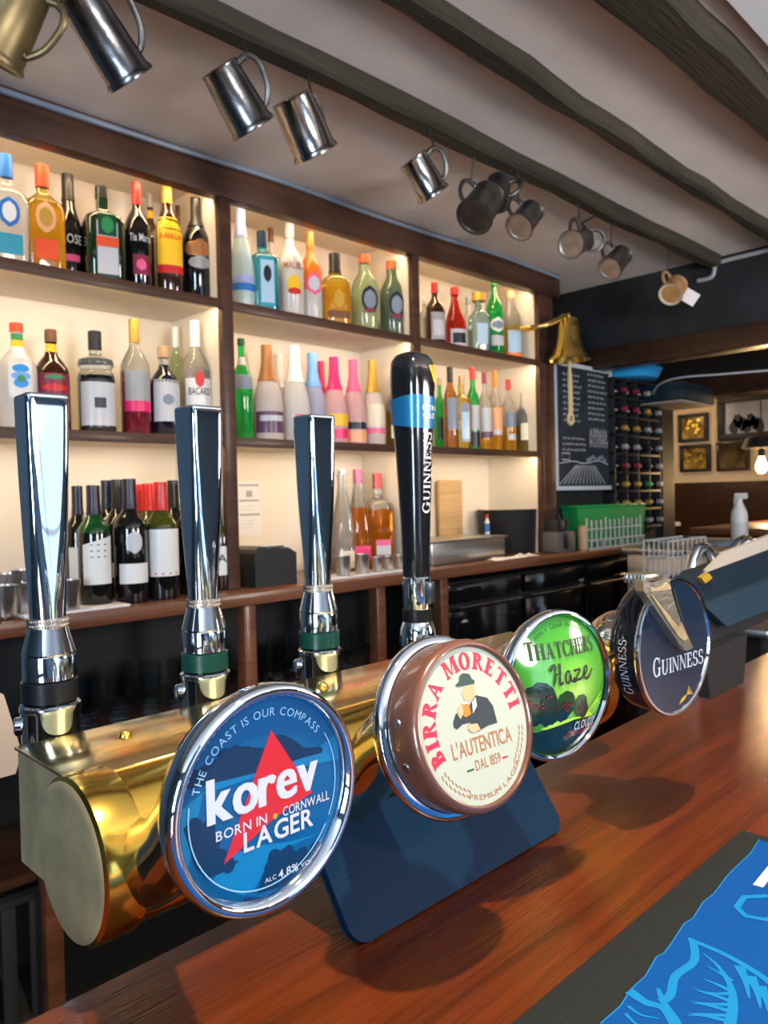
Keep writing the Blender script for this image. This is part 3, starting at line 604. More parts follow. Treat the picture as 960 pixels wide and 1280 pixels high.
tp([Zt(160, 600), Zt(190, 575), Zt(240, 560), Zt(330, 535), Zt(350, 545), Zt(260, 580), Zt(200, 600)], 'haze_lime', .0005)
for n, (x, y, r) in enumerate(((150, 508, .0175), (120, 535, .012), (178, 535, .012), (232, 505, .0115), (222, 530, .009), (285, 508, .0095), (300, 525, .007))): b.flat(fine([blob(*Zt(x, y), r*.95, r, 22, .09, n)]), 'haze_tree' if n % 2 else 'haze_dark', dome(.0006+.0001*n))
for n in range(26):
    x, y, r = random.choice(((150, 512, 40), (235, 508, 24), (285, 510, 18))); b.flat([blob(*Zt(x+random.uniform(-r, r)*.8, y+random.uniform(-r, r)), .0011, .0011, 8)], 'haze_apple', dome(.0016))
tp([Zt(150, 612), Zt(210, 585), Zt(270, 560), Zt(330, 552), Zt(392, 562)]+arc_clip(-30, -148, n=22), 'haze_dark', .0008)
obj('printed_orchard', b, th, smooth=False).parent = face
b = B()
def tt(s, a, z, h, m, doff=.0012, **kw): b.flat(fine(setline(s, a[0], z[0], (a[1]+z[1])/2, h, **kw)), m, dome(doff))
tt('THATCHERS', Zt(118, 380), Zt(350, 298), .0128, 'ink', face=serif, gap=.07, big=1.15, T=.2)
b.flat(fine(arcline('FAMILY CIDER MAKERS', 0, 0, .0500, 128, 58, .0030, gap=.2)), 'haze_tree', dome(.001))
tt('CLOUDY', Zt(270, 606), Zt(357, 572), .0075, 'badge_white', .0020, off=.02, gap=.16)
mat('haze_red', (.30, .01, .02), .2, coat=.6)
tt('SOMERSET CIDER', Zt(246, 632), Zt(384, 585), .0050, 'haze_red', .0018, gap=.18)
# the script word, drawn as pen strokes
u0, v0 = Zt(182, 455); u1, v1 = Zt(346, 395); sw = (u1-u0)/3.6; hh = .0165
def pen(pts, w): b.flat(fine([ribbon([(u0+x*sw, (v0+v1)/2+y*hh) for x, y in curve_pts(pts, 5)], [w*(.55+.45*abs(math.sin(1.2+i*.35))) for i in range((len(pts)-1)*5+1)])], .004), 'ink', dome(.0014))
pen([(-.05, .72), (.15, .98), (.30, .95), (.28, .6), (.2, .2), (.1, .0)], .0026); pen([(.62, 1.05), (.60, .6), (.55, .2), (.62, .0), (.78, .12)], .0026); pen([(.2, .5), (.45, .55), (.7, .56)], .0020)
pen([(1.32, .52), (1.12, .60), (.98, .35), (1.05, .05), (1.22, .08), (1.34, .45), (1.36, .15), (1.5, .06), (1.66, .25)], .0024)
pen([(1.62, .55), (1.9, .58), (2.12, .55), (1.85, .25), (1.65, .02), (1.9, .08), (2.2, .10), (2.36, .22)], .0024)
pen([(2.36, .22), (2.72, .38), (2.78, .60), (2.58, .62), (2.45, .30), (2.62, .02), (2.95, .12), (3.3, .42)], .0024)
obj('lettering', b, th, smooth=False).parent = face

# --- Guinness
cG = Vector((.7470, .346, 1.2440))
RG = math.radians(-5); gb = badge('beer_badge', 'round black stout badge with silver rim and metal harp mount, farthest of the badges', cG, .068, RG)
horn(gb, cG, .034, .040, rz=RG)
b = B().lathe([(.030, -.036), (.054, -.035), (.0640, -.030)], 'chrome', 64, YR); obj('back_plate', b, gb, ang=60)
b = B().lathe([(.0635, -.031), (.0655, -.029), (.0665, -.020), (.0668, -.004), (.0655, -.001)], 'black_gloss', 72, YR); side = obj('side_band', b, gb, ang=60)
b = B().lathe([(.0655, -.002), (.0685, -.001), (.0692, .002), (.0680, .0045), (.0660, .0045), (.0648, .002)], 'chrome', 72, YR); obj('rim', b, gb, ang=60)
mat('stout_face', (.006, .018, .040), .2, coat=.5); b = B(); disc(b, .0655, -.0028, 'stout_face'); face = obj('face', b, gb, smooth=False)
D = plane(cG, RG); Zg = lambda x, y: D(620+x/2.8235, 700+y/2.8235); y1 = disc_fn(-.0031)
b = B(); a, z = Zg(545, 425), Zg(722, 352)
b.flat(setline('GUINNESS', a[0], z[0], (a[1]+z[1])/2, .0150, serif, .06, big=1.25), 'badge_white', y1)
for i in range(9):
    t = i/8; c = Zg(660, 478); b.flat([ribbon(curve_pts([(c[0]-.013+.004*t, c[1]-.006+.004*t), (c[0], c[1]-.001+.002*t), (c[0]+.006+.008*t, c[1]+.010-.010*t)], 4), .0006)], 'gold_print', y1)
obj('lettering', b, gb, smooth=False).parent = face
b = B()
for vs, fs in setline('GUINNESS', -.036, .022, -.006, .0085, serif, .08, big=1.2):
    b.add([(.0675*math.cos(PI+.12-u/.0667), .016+v, .0675*math.sin(PI+.12-u/.0667)) for u, v in vs], fs, 'p_grey')
obj('side_lettering', b, gb, smooth=False).parent = side
# harp mount, hooked over the top of the badge
Zh = lambda x, y: D(680+x/3.43, 560+y/3.43)
out = [Zh(372, 565), Zh(415, 572), Zh(452, 560), Zh(470, 540), Zh(490, 560), Zh(492, 620), Zh(520, 690), Zh(555, 770), Zh(590, 850), Zh(565, 862), Zh(535, 838), Zh(480, 760), Zh(415, 665), Zh(378, 610)]
mat('harp_silver', (.46, .44, .37), .30, .92, var=.2, vscale=60, bump=.1, bscale=200)
b = B(); b.prism(out, -.003, -.0125, 'harp_silver'); hp = obj('harp_mount', b, gb, smooth=False)
cx = sum(p[0] for p in out)/len(out); cz = sum(p[1] for p in out)/len(out)
b = B(); b.prism([(cx+(p[0]-cx)*.74, cz+(p[1]-cz)*.76) for p in out], -.0125, -.0140, 'brass_dull'); fr = obj('harp_field', b, gb, smooth=False); fr.parent = hp
b = B(); b.prism([Zh(400, 610), Zh(485, 600), Zh(530, 745), Zh(520, 755)], -.0138, -.0146, 'harp_silver'); b.prism([Zh(492, 600), Zh(500, 604), Zh(540, 735), Zh(533, 742)], -.0138, -.0150, 'dark_iron'); obj('harp_strings', b, gb, smooth=False).parent = hp
b = B(); p = Zh(395, 590); b.box((p[0]+.008, -.001, p[1]+.008), (.026, .024, .008), 'harp_silver', .003)
for i in range(5): b.box((p[0]-.003, -.009+i*.0042, p[1]+.007), (.007, .0022, .009), 'chrome_soft', .0008)
obj('top_clip', b, gb)

# ------------------------------------------------------------------ on the bar: folder, runner
fo = thing('menu_folder', 'dark blue leatherette folder leaning on the brass tower below the cream badge', 'menu folder', (.54, .444, 1.0505))
w, h, r = .148, .083, .016
out = []
for cx_, cz_, a0 in ((w-r, h-r*.3, 0), (-w+r, h-r*.3, 90), (-w+r, r, 180), (w-r, r, 270)):
    rr = r if cz_ < h/2 else r*.3
    for i in range(7): a = math.radians(a0+15*i); out.append(((cx_+(r-rr)*(1 if cx_ > 0 else -1))+rr*math.cos(a), cz_+rr*math.sin(a)))
def lean(u, v, d):     # the sheet curls forward at its foot
    t = v/h; y = .046*t**1.15-.006*(1-t)**3; n = .9; return (u, y+d*n, v*.93+.001-d*.35)
def sheet(d0, d1, m, grow=1):
    bm = bmesh.new(); vs = [bm.verts.new((u*grow, v*grow if v > 0 else v, 0)) for u, v in out]; bm.faces.new(vs); bmesh.ops.triangulate(bm, faces=bm.faces)
    for _ in range(4):
        lg = [e for e in bm.edges if e.calc_length() > .012]; bmesh.ops.subdivide_edges(bm, edges=lg, cuts=1); bmesh.ops.triangulate(bm, faces=[f for f in bm.faces if len(f.verts) > 3])
    g = bmesh.ops.extrude_face_region(bm, geom=list(bm.faces)); top = [e for e in g['geom'] if isinstance(e, bmesh.types.BMVert)]
    for v in bm.verts: v.co = Vector(lean(v.co.x, v.co.y, d1 if v in set(top) else d0)) if False else v.co
    ts = set(top)
    for v in bm.verts: v.co = Vector(lean(v.co.x, v.co.y, d1 if v in ts else d0))
    bm.verts.index_update(); b = B().add([v.co.copy() for v in bm.verts], [[v.index for v in f.verts] for f in bm.faces], m); bm.free(); return b
obj('front_cover', sheet(0, .0035, 'leather'), fo, ang=50); obj('back_cover', sheet(.0055, .009, 'leather'), fo, ang=50)
obj('pages', sheet(.0036, .0054, 'paper', .97), fo)

ru = thing('bar_runner', 'blue printed bar runner with black rubber border at the front right of the bar', 'bar mat', (.30, .17, 1.0505))
b = B(); b.box((0, 0, .0015), (1.00, .262, .003), 'rubber', .0012)
base = obj('rubber_base', b, ru); base.location = (0, 0, 0)
rx = lambda px, py: (lambda p: (p[0]-.30, p[1]-.17))(at(px, py, Z=1.0545))
Zr = lambda x, y: rx(660+x/3.2, 960+y/3.2)
edge = [Zr(*p) for p in ((925, 285), (890, 340), (820, 405), (790, 438), (745, 500), (700, 535), (660, 600), (625, 620), (580, 690), (545, 738), (515, 752), (470, 830), (410, 885), (370, 950), (290, 1020))]
x0 = edge[-1][0]; rnd = random.Random(2); y_ = edge[-1][1]
ext = [(x0-.035*i, y_+rnd.uniform(-.003, .003)) for i in range(1, 20) if x0-.035*i > -.48]
poly = [(.487, .112)] if False else []
poly = edge+ext+[(-.48, -.118)]+[(edge[0][0], -.118)]
b = B(); b.add([(p[0], p[1], .0034) for p in poly], [tuple(range(len(poly)))], 'runner_blue'); fb = obj('printed_cloth', b, ru, smooth=False)
b = B(); zr = [.0037]
def fn(u, v): zr[0] += 2e-7; return (u, v, zr[0])
b.flat([ribbon(edge, .0010)], 'runner_light', fn)
def rl(pts, w0, w1): q = curve_pts([Zr(*p) for p in pts], 4); n = len(q); b.flat([ribbon(q, [w0+(w1-w0)*i/(n-1) for i in range(n)])], 'runner_light', fn)
rl([(640, 680), (700, 705), (790, 745), (870, 790), (960, 850), (1080, 960)], .004, .006); rl([(660, 690), (665, 770), (590, 830), (570, 905), (530, 935)], .006, .006)
rl([(700, 740), (760, 790), (810, 870), (820, 950), (800, 1060)], .001, .008)
for i in range(5): rl([(815-i*4, 850+i*40), (770-i*18, 820+i*42), (715-i*20, 790+i*50)], .0045, .0005)
for i in range(4): rl([(820, 900+i*45), (735-i*10, 900+i*42), (655-i*8, 880+i*50)], .004, .0005)
rl([(405, 890), (470, 935), (540, 960), (590, 1050)], .008, .004); rl([(520, 880), (545, 940), (590, 1010), (605, 1090)], .003, .008)
for p in ((845, 790), (890, 830), (930, 870)): rl([p, (p[0]+25, p[1]+60), (p[0]+40, p[1]+130)], .008, .001)
rl([(400, 950), (450, 985), (520, 1000)], .003, .001); rl([(390, 980), (430, 1020), (500, 1050)], .003, .001)
b.flat([ribbon([Zr(*p) for p in ((960, 510), (865, 515), (835, 555), (870, 590), (950, 605), (1010, 590))], .0055)], 'runner_light', fn)
b.flat([quad(Zr(900, 465), Zr(940, 476), Zr(985, 420), Zr(1020, 370), Zr(965, 385))], 'runner_white', fn)
b.flat([quad(Zr(985, 420), Zr(1090, 470), Zr(1120, 430), Zr(1020, 370))], 'runner_white', fn)
obj('printed_pattern', b, ru, smooth=False).parent = fb

# ------------------------------------------------------------------ bottles
PROF = {
 'round': (2, [(.90, 0), (1, .02), (1, .56), (.95, .62), (.72, .69), (.40, .76), (.31, .81), (.30, 1)]),
 'wine': (2, [(.94, 0), (1, .02), (1, .60), (.94, .66), (.70, .71), (.46, .755), (.38, .80), (.37, 1)]),
 'taper': (2, [(.90, 0), (1, .03), (1, .34), (.93, .46), (.74, .58), (.52, .68), (.40, .76), (.33, .84), (.33, 1)]),
 'slim': (2, [(.92, 0), (1, .02), (1, .50), (.88, .58), (.62, .68), (.46, .76), (.40, .82), (.38, 1)]),
 'square': (5, [(.94, 0), (1, .02), (1, .64), (.93, .69), (.55, .735), (.33, .765), (.31, .80), (.31, 1)]),
 'flask': (4, [(.94, 0), (1, .02), (1, .58), (.90, .66), (.50, .72), (.30, .76), (.30, 1)]),
 'arch': (2.6, [(.94, 0), (1, .02), (1, .52), (.95, .60), (.78, .69), (.50, .77), (.38, .82), (.36, .88), (.36, 1)]),
 'kraken': (2.4, [(.94, 0), (1, .02), (1, .56), (.93, .60), (.80, .63), (.98, .68), (.92, .73), (.42, .77), (.32, .80), (.32, 1)]),
 'hex': (6, [(.94, 0), (1, .02), (1, .22), (.96, .24), (1, .26), (.90, .44), (.70, .62), (.48, .78), (.42, .84), (.42, 1)])}
def bottle(px, top, wpx, base, kind, glass, label, cap='black', cf=.14, labels=(), texts=(), Y=2.20, fill=None, liquid=None, name='spirit_bottle', sy=None, group=None, capr=1.10, rz=0):
    c = at(px, top, Y=Y); H = c[2]-base; R = wpx*depth(Vector((c[0], Y, base+H*.4)))/F/2; R = min(R, .055)
    n, P = PROF[kind]; fl = sy if sy else (.72 if kind in ('flask',) else 1)
    rz = rz-.5*math.atan2(c[0], Y)
    t = thing(name, label, 'bottle', (c[0], Y, base), rz, group)
    gp = [(0, 0)]+[(r*R, z*H*.985) for r, z in P]+[(0, H*.985)]
    if fill:   # extra ring at the level of the drink
        zl = fill*H; q = []
        for i, (r, z) in enumerate(gp):
            if i and gp[i-1][1] < zl < z: t_ = (zl-gp[i-1][1])/(z-gp[i-1][1]); q.append((gp[i-1][0]+(r-gp[i-1][0])*t_, zl))
            q.append((r, z))
        gp = q
        body = B().lathe(gp, glass, 28, n=n, sy=fl, mfun=lambda z: liquid if z < zl else glass)
    else: body = B().lathe(gp, glass, 28, n=n, sy=fl)
    bo = obj('body', body, t, ang=50)
    def rad(z):
        z /= H*.985
        for (r0, z0), (r1, z1) in zip(P, P[1:]):
            if z0 <= z <= z1: return R*(r0+(r1-r0)*(z-z0)/(z1-z0))
        return R*P[-1][0]
    if cap:
        zc = (1-cf)*H; pc = []
        for i in range(5): z = zc+(H-zc)*i/4; pc.append((rad(min(z, H*.98))*capr+.0008, z))
        pc = [(pc[0][0]*.96, zc-.0005)]+pc+[(pc[-1][0]*.9, H+.0015), (0, H+.0018)]
        co = obj('cap' if cf < .2 else 'foil', B().lathe(pc, 'p_'+cap, 24, sy=1), t)
    def surf(u, z, off):
        """point on the front of the bottle, u = distance along the surface from its middle"""
        r = rad(z)+off
        if n > 3:
            rr = r*.985; uu = max(-rr*.98, min(rr*.98, u)); return (uu, -r*fl*1.0*(1-abs(uu/rr)**n)**(1/n)-off, z)
        a = u/max(r, 1e-4); c_, s_ = math.sin(a), math.cos(a); k_ = (abs(c_)**n+abs(s_)**n)**(-1/n); return (r*c_*k_, -r*s_*k_*fl, z)
    lab = None
    for i, L in enumerate(labels):
        z0, z1, hw, m = L[:4]; shape = L[4] if len(L) > 4 else 'rect'; b = B(); vs = []; fs = []; N, K = 14, 6
        lim = hw*R*(1.25 if n <= 3 else .95)
        for j in range(K+1):
            for q in range(N+1):
                s = -1+2*q/N; w = -1+2*j/K
                if shape == 'oval':
                    ww = math.sqrt(max(0, 1-w*w*.985)); s *= ww
                if shape == 'slant': w2 = w-(1-w)*0; zz = (z0+(z1-z0)*(j/K))*H+((s)*.035*H if j == K else 0)
                else: zz = (z0+(z1-z0)*j/K)*H
                vs.append(surf(s*lim, zz, .0008+.0004*i))
        for j in range(K):
            for q in range(N): a = j*(N+1)+q; fs.append((a, a+1, a+N+2, a+N+1))
        b.add(vs, fs, 'p_'+m); lab = obj('label' if shape != 'oval' else 'emblem', b, t)
    for s, zc, hw, hh, m in texts:
        b = B(); b.flat(setline(s, -hw*R, hw*R, 0, hh*H, off=.01), 'p_'+m, lambda u, v: surf(u, zc*H+v, .0022)); obj('lettering', b, t, smooth=False).parent = lab or bo
    return t
G1, G2, G3 = 'bottles on the top shelf', 'bottles on the middle shelf', 'bottles on the back counter'
b1 = lambda *a, **k: bottle(*a[:3], Z1, *a[3:], group=G1, **k)
b2 = lambda *a, **k: bottle(*a[:3], Z2, *a[3:], group=G2, **k)
b3 = lambda *a, **k: bottle(*a[:3], ZC, *a[3:], group=G3, **k)
# top shelf, left bay
b1(6, 195, 50, 'flask', 'g_clear', 'clear tequila bottle with blue cap and round blue emblem, leftmost on the top shelf', 'blue', .20, [(.34, .60, .52, 'blue', 'oval'), (.38, .56, .34, 'white', 'oval'), (.10, .28, .62, 'teal')])
b1(52, 208, 48, 'flask', 'g_gold', 'amber tequila bottle with red cap and round orange emblem on the top shelf', 'redorange', .20, [(.36, .64, .52, 'peach', 'oval'), (.41, .59, .34, 'gold', 'oval'), (.12, .30, .58, 'redorange')], fill=.66, liquid='g_amber')
b1(84, 219, 32, 'slim', 'd_black', 'black liqueur bottle with pink print beside the amber tequila', 'black', .24, [(.20, .26, .5, 'pink')], [('ROSE', .36, .8, .08, 'lgrey')], Y=2.26)
b1(127, 235, 54, 'square', 'd_green', 'square dark green herbal liqueur bottle with tall green and white label', 'black', .12, [(.06, .72, .62, 'dgreen'), (.08, .70, .56, 'lgrey'), (.46, .68, .50, 'dgreen'), (.35, .45, .60, 'redorange'), (.48, .65, .34, 'green', 'oval')])
b1(170, 229, 33, 'round', 'd_black', 'near black coffee liqueur bottle with red cap and pink flower', 'red', .20, [(.14, .32, .50, 'maroon'), (.18, .28, .30, 'pink', 'oval')], [('Tia Maria', .44, .85, .07, 'lgrey')])
b1(187, 243, 24, 'round', 'd_brown', 'brown bottle with yellow neck band behind the coffee liqueur', 'silver', .12, [(.78, .85, .36, 'yellow')], Y=2.33)
b1(208, 233, 33, 'arch', 'd_brown', 'brown coffee liqueur bottle with large yellow label and gold cap', 'gold', .16, [(.22, .70, .86, 'yellow'), (.20, .27, .88, 'red')], [('KAHLUA', .50, .8, .05, 'red')])
b1(222, 258, 18, 'round', 'd_brown', 'dark bottle half hidden between the yellow label and cream liqueur bottles', 'brown', .16, Y=2.34)
b1(244, 248, 36, 'round', 'd_black', 'black cream liqueur bottle with oval brown label, last in the left bay', 'black', .28, [(.40, .58, .95, 'bronze', 'oval'), (.30, .42, .7, 'grey', 'oval')])
# top shelf, middle bay
b1(300, 258, 32, 'taper', 'f_aqua', 'tall pale aqua bottle with long lavender neck, first in the middle bay', 'lav', .30, [(.18, .25, .95, 'blue'), (.26, .32, .9, 'lav')])
b1(327, 290, 36, 'square', 'g_cyan', 'square bright blue gin bottle with navy cap', 'navy', .18, [(.08, .66, .60, 'teal'), (.12, .62, .50, 'ltblue'), (.36, .56, .30, 'navy', 'oval')])
b1(338, 286, 20, 'round', 'f_white', 'white bottle with brown cap behind the blue gin', 'brown', .14, Y=2.33)
b1(361, 279, 34, 'round', 'f_white', 'white coconut rum bottle with palm picture and dark cap', 'grey', .16, [(.24, .44, .46, 'yellow', 'oval'), (.24, .31, .42, 'red', 'oval')], [('MALIBU', .50, .8, .07, 'bronze')])
b1(387, 291, 28, 'round', 'f_orange', 'orange topped vodka bottle fading to clear at its foot', 'orange', .18, [(.30, .54, .62, 'pink', 'oval'), (.34, .50, .45, 'lgrey', 'oval')], fill=.36, liquid='f_clear')
b1(418, 318, 38, 'flask', 'g_gold', 'squat gold tequila bottle with black stopper', 'black', .26, [(.26, .50, .40, 'gold', 'oval'), (.12, .22, .85, 'brown')], fill=.6, liquid='g_amber', capr=1.3)
b1(455, 320, 36, 'arch', 'g_lime', 'pale green gin bottle with oval navy label, left one of the pair', 'redorange', .10, [(.24, .58, .50, 'navy', 'oval'), (.29, .53, .36, 'slate', 'oval'), (.24, .30, .38, 'maroon', 'oval')])
b1(472, 332, 16, 'round', 'g_clear', 'clear bottle with blue cap behind the pair of pale green gins', 'blue', .16, Y=2.34)
b1(489, 327, 32, 'arch', 'g_lime', 'pale green gin bottle with oval navy label, right one of the pair', 'redorange', .10, [(.24, .58, .50, 'navy', 'oval'), (.29, .53, .36, 'slate', 'oval'), (.24, .30, .38, 'maroon', 'oval')])
# top shelf, right bay
b1(530, 372, 16, 'round', 'g_clear', 'clear bottle with orange foot at the left end of the right bay', 'white', .14, [(.10, .18, .9, 'orange'), (.22, .6, .7, 'lgrey')], Y=2.26)
b1(543, 354, 25, 'round', 'd_brown', 'dark red liqueur bottle with red cap and grey label', 'red', .16, [(.10, .52, .68, 'grey'), (.16, .40, .5, 'lgrey')])
b1(568, 360, 28, 'taper', 'g_red', 'red bell shaped liqueur bottle with red cap and framed white label', 'red', .12, [(.06, .32, .70, 'lgrey'), (.10, .26, .52, 'navy')])
b1(585, 372, 20, 'round', 'f_white', 'frosted bottle behind the wide stopper bottle', 'grey', .12, Y=2.33)
b1(598, 367, 26, 'flask', 'g_aqua', 'clear pale blue bottle with wide gold stopper in the right bay', 'gold', .13, [(.16, .50, .60, 'ltblue')], capr=2.2)
b1(617, 345, 22, 'round', 'g_green', 'tall bright green bottle with round white label', 'green', .12, [(.30, .48, .74, 'white', 'oval'), (.34, .44, .6, 'slate', 'oval'), (.14, .26, .7, 'lgrey')])
b1(637, 365, 27, 'arch', 'g_clear', 'clear and gold bottle with pale blue label and cork', 'tan', .10, [(.10, .42, .55, 'ltblue'), (.02, .09, .9, 'orange')], fill=.5, liquid='g_gold')
b1(656, 360, 18, 'round', 'g_clear', 'slim clear bottle with white cap and blue label, last in the right bay', 'white', .10, [(.12, .40, .80, 'slate'), (.2, .42, .4, 'sky')])
# middle shelf, left bay
b2(20, 405, 46, 'round', 'f_white', 'white rum bottle with striped red and green cap and blue splashed print', 'redorange', .08, [(.74, .90, .36, 'white'), (.30, .62, .5, 'white'), (.84, .9, .3, 'green'), (.78, .84, .3, 'yellow')]+[(.52, .60, .34, 'rubblue', 'oval'), (.45, .53, .40, 'sky', 'oval'), (.38, .47, .30, 'rubblue', 'oval'), (.43, .50, .16, 'green', 'oval')])
b2(63, 413, 42, 'round', 'd_brown', 'dark rum bottle with red and green lettering on the middle shelf', 'brown', .12, [(.78, .86, .36, 'yellow'), (.14, .56, .80, 'maroon')]+[(.50, .54, .5, 'green', 'oval'), (.38, .46, .62, 'red', 'oval'), (.24, .34, .55, 'red', 'oval')])
o = b2(118, 415, 44, 'kraken', 'g_clear', 'black rum bottle with looped shoulders and octopus picture label', 'black', .18, [(.05, .52, .95, 'black'), (.07, .49, .88, 'lgrey'), (.24, .34, .25, 'navy')], fill=.56, liquid='d_black')
b2(167, 400, 36, 'round', 'g_clear', 'clear rum bottle with gold cap and red banded grey label', 'gold', .20, [(.20, .55, .80, 'grey'), (.20, .29, .84, 'hot')], fill=.55, liquid='g_wine')
b2(204, 434, 38, 'round', 'g_clear', 'navy rum bottle with cork top and white label', 'tan', .12, [(.16, .62, .80, 'lgrey'), (.34, .46, .3, 'slate', 'oval')], fill=.80, liquid='d_navy', capr=1.25)
b2(219, 409, 24, 'round', 'g_lime', 'clear greenish bottle with white cap behind the navy rum', 'white', .18, Y=2.32)
b2(243, 402, 36, 'round', 'g_clear', 'clear white rum bottle with white cap and red dot', 'white', .22, [(.16, .50, .85, 'white'), (.42, .56, .26, 'red', 'oval')], [('BACARDI', .36, .8, .06, 'black')])
# middle shelf, middle bay
t = b2(301, 424, 27, 'round', 'g_green', 'bright green gin bottle with steel pourer, first in the middle bay', 'dgreen', .06, [(.74, .82, .36, 'lgrey'), (.50, .64, .85, 'slate')])
P = 'frosted sparkling wine bottles with coloured foil necks'
def fz(px, top, w, glass, foil, label, labels, Y=2.20): bottle(px, top, w, Z2, 'taper', glass, label, foil, .38, labels, Y=Y, name='wine_bottle', group=P, capr=1.06)
fz(333, 432, 38, 'f_pale', 'bronze', 'frosted sparkling wine bottle with bronze foil neck and dark purple label', [(.08, .30, .98, 'purple'), (.20, .26, .7, 'lgrey')])
fz(348, 443, 28, 'f_white', 'white', 'white necked bottle behind the bronze foil bottle', [], Y=2.32)
fz(367, 433, 38, 'f_white', 'white', 'frosted sparkling wine bottle with white foil neck and small pink mark', [(.22, .28, .3, 'pink')])
fz(390, 442, 34, 'f_blue', 'sky', 'frosted sparkling wine bottle with blue foil neck', [(.15, .28, .8, 'lav')], Y=2.24)
fz(401, 452, 22, 'f_pink', 'hot', 'red necked bottle just behind the blue foil bottle', [], Y=2.33)
fz(417, 447, 32, 'f_pink', 'hot', 'pink sparkling wine bottle with crimson foil neck and yellow label', [(.20, .34, .98, 'yellow'), (.06, .17, .98, 'hot')])
fz(441, 450, 30, 'f_pink', 'pink', 'pink sparkling wine bottle with pink foil neck and navy label', [(.18, .26, .98, 'navy'), (.03, .16, .98, 'peach')])
fz(465, 451, 29, 'f_pale', 'gold', 'pale sparkling wine bottle with gold foil neck and pink stripe', [(.22, .48, .85, 'cream'), (.14, .20, .98, 'pink')])
b2(491, 472, 20, 'round', 'g_clear', 'small amber bottle with silver cap at the end of the middle bay', 'silver', .12, [(.12, .30, .6, 'cream')], fill=.5, liquid='g_amber')
# middle shelf, right bay
b2(549, 473, 16, 'round', 'g_green', 'green whiskey bottle partly hidden by the black stout tap', 'tan', .10, [(.15, .45, .7, 'dgreen')], Y=2.28)
b2(562, 459, 18, 'arch', 'g_rust', 'rust coloured whiskey bottle with black cap and blue grey label', 'black', .18, [(.24, .62, .68, 'slate')])
b2(576, 470, 21, 'square', 'g_gold', 'square golden whiskey bottle with tan cap and slanted pale label', 'tan', .12, [(.10, .62, .62, 'slate'), (.14, .5, .5, 'ltblue')])
b2(590, 460, 16, 'wine', 'g_green', 'green whiskey bottle with red cap and white label', 'red', .14, [(.24, .54, .88, 'lgrey'), (.04, .22, .9, 'navy')])
b2(605, 466, 17, 'round', 'g_clear', 'clear whiskey bottle with maroon cap and lilac label', 'maroon', .14, [(.18, .54, .85, 'lgrey'), (.16, .24, .86, 'purple')], fill=.2, liquid='g_amber')
b2(618, 464, 18, 'round', 'g_clear', 'whisky bottle with orange cap and orange label', 'orange', .20, [(.24, .54, .80, 'peach'), (.20, .26, .6, 'lgrey')], fill=.56, liquid='g_amber')
b2(635, 475, 18, 'round', 'g_clear', 'whisky bottle with red cap and blue label', 'red', .14, [(.34, .54, .82, 'slate'), (.16, .24, .5, 'lgrey')], fill=.35, liquid='g_amber')
b2(653, 491, 21, 'round', 'g_clear', 'short clear whisky bottle with grey cap, last on the middle shelf', 'grey', .26, [(.20, .48, .6, 'cream')], fill=.45, liquid='g_gold')
# wine on the counter, left bay
WG = 'red wine bottles standing on the left of the back counter'
def wn(px, top, w, glass, cap, label, labels, texts=(), Y=2.08, cf=.24): kw = dict(fill=.61, liquid='d_black') if glass != 'd_black' else {}; bottle(px, top, w, ZC, 'wine', glass, label, cap, cf, labels, texts, Y=Y, name='wine_bottle', group=WG, capr=1.05, **kw)
wn(96, 608, 32, 'd_black', 'navy', 'dark wine bottle with slanted white label, farthest left of the wine', [(.18, .48, .8, 'white')], Y=2.20)
wn(116, 607, 40, 'd_bottlegreen', 'navy', 'green shouldered wine bottle with dotted white label and slanted top edge', [(.19, .55, .78, 'white', 'slant')], [('• • •', .50, .5, .03, 'black'), ('• • •', .45, .5, .03, 'black'), ('• • •', .40, .5, .03, 'black')])
wn(133, 601, 34, 'd_black', 'navy', 'dark capped wine bottle in the back row, second from the left', [], Y=2.27)
wn(146, 600, 34, 'd_black', 'black', 'dark wine bottle just behind the shield label bottle', [(.18, .3, .7, 'white')], Y=2.22)
wn(161, 599, 41, 'd_black', 'navy', 'black wine bottle with pale shield and low white label, in front', [(.16, .32, .78, 'white'), (.40, .58, .40, 'lgrey', 'oval')])
wn(170, 606, 32, 'd_olive', 'red', 'wine bottle with red capsule behind the shield label bottle', [], Y=2.26)
wn(184, 605, 34, 'd_olive', 'red', 'wine bottle with red capsule in the middle of the back row', [], Y=2.21)
wn(200, 603, 41, 'd_olive', 'red', 'wine bottle with red capsule and tall white label dotted red at its foot', [(.20, .60, .86, 'white')], [('• • • •', .205, .75, .035, 'hot')])
wn(216, 601, 34, 'd_black', 'black', 'black capped wine bottle beside the white label with red dots', [], Y=2.18)
wn(236, 604, 36, 'd_black', 'navy', 'dark wine bottle hidden behind the second chrome tap', [], Y=2.12)
wn(271, 628, 34, 'd_olive', 'black', 'wine bottle with white A label beside the shelf upright', [(.17, .50, .80, 'white')], [('A', .32, .35, .09, 'ink' if False else 'black')], Y=2.14)
# syrups and gin on the counter, middle bay
b3(427, 587, 25, 'hex', 'g_clear', 'empty patterned glass syrup bottle behind the third chrome tap', 'white', .05, [(.03, .2, .8, 'cream')], Y=2.26)
b3(447, 587, 26, 'hex', 'g_clear', 'orange syrup bottle with pink label and clear pink neck', 'pink', .14, [(.10, .24, .9, 'hot')], fill=.62, liquid='g_orange', Y=2.24)
b3(471, 592, 36, 'square', 'g_clear', 'wide orange cordial bottle with red cap', 'red', .16, [(.14, .30, .60, 'lgrey'), (.24, .30, .60, 'pink')], fill=.62, liquid='g_orange', Y=2.24)
b3(499, 604, 28, 'round', 'g_clear', 'clear gin bottle with red cap and white label beside the black stout tap', 'red', .26, [(.14, .50, .72, 'white'), (.30, .42, .5, 'grey')], Y=2.24)

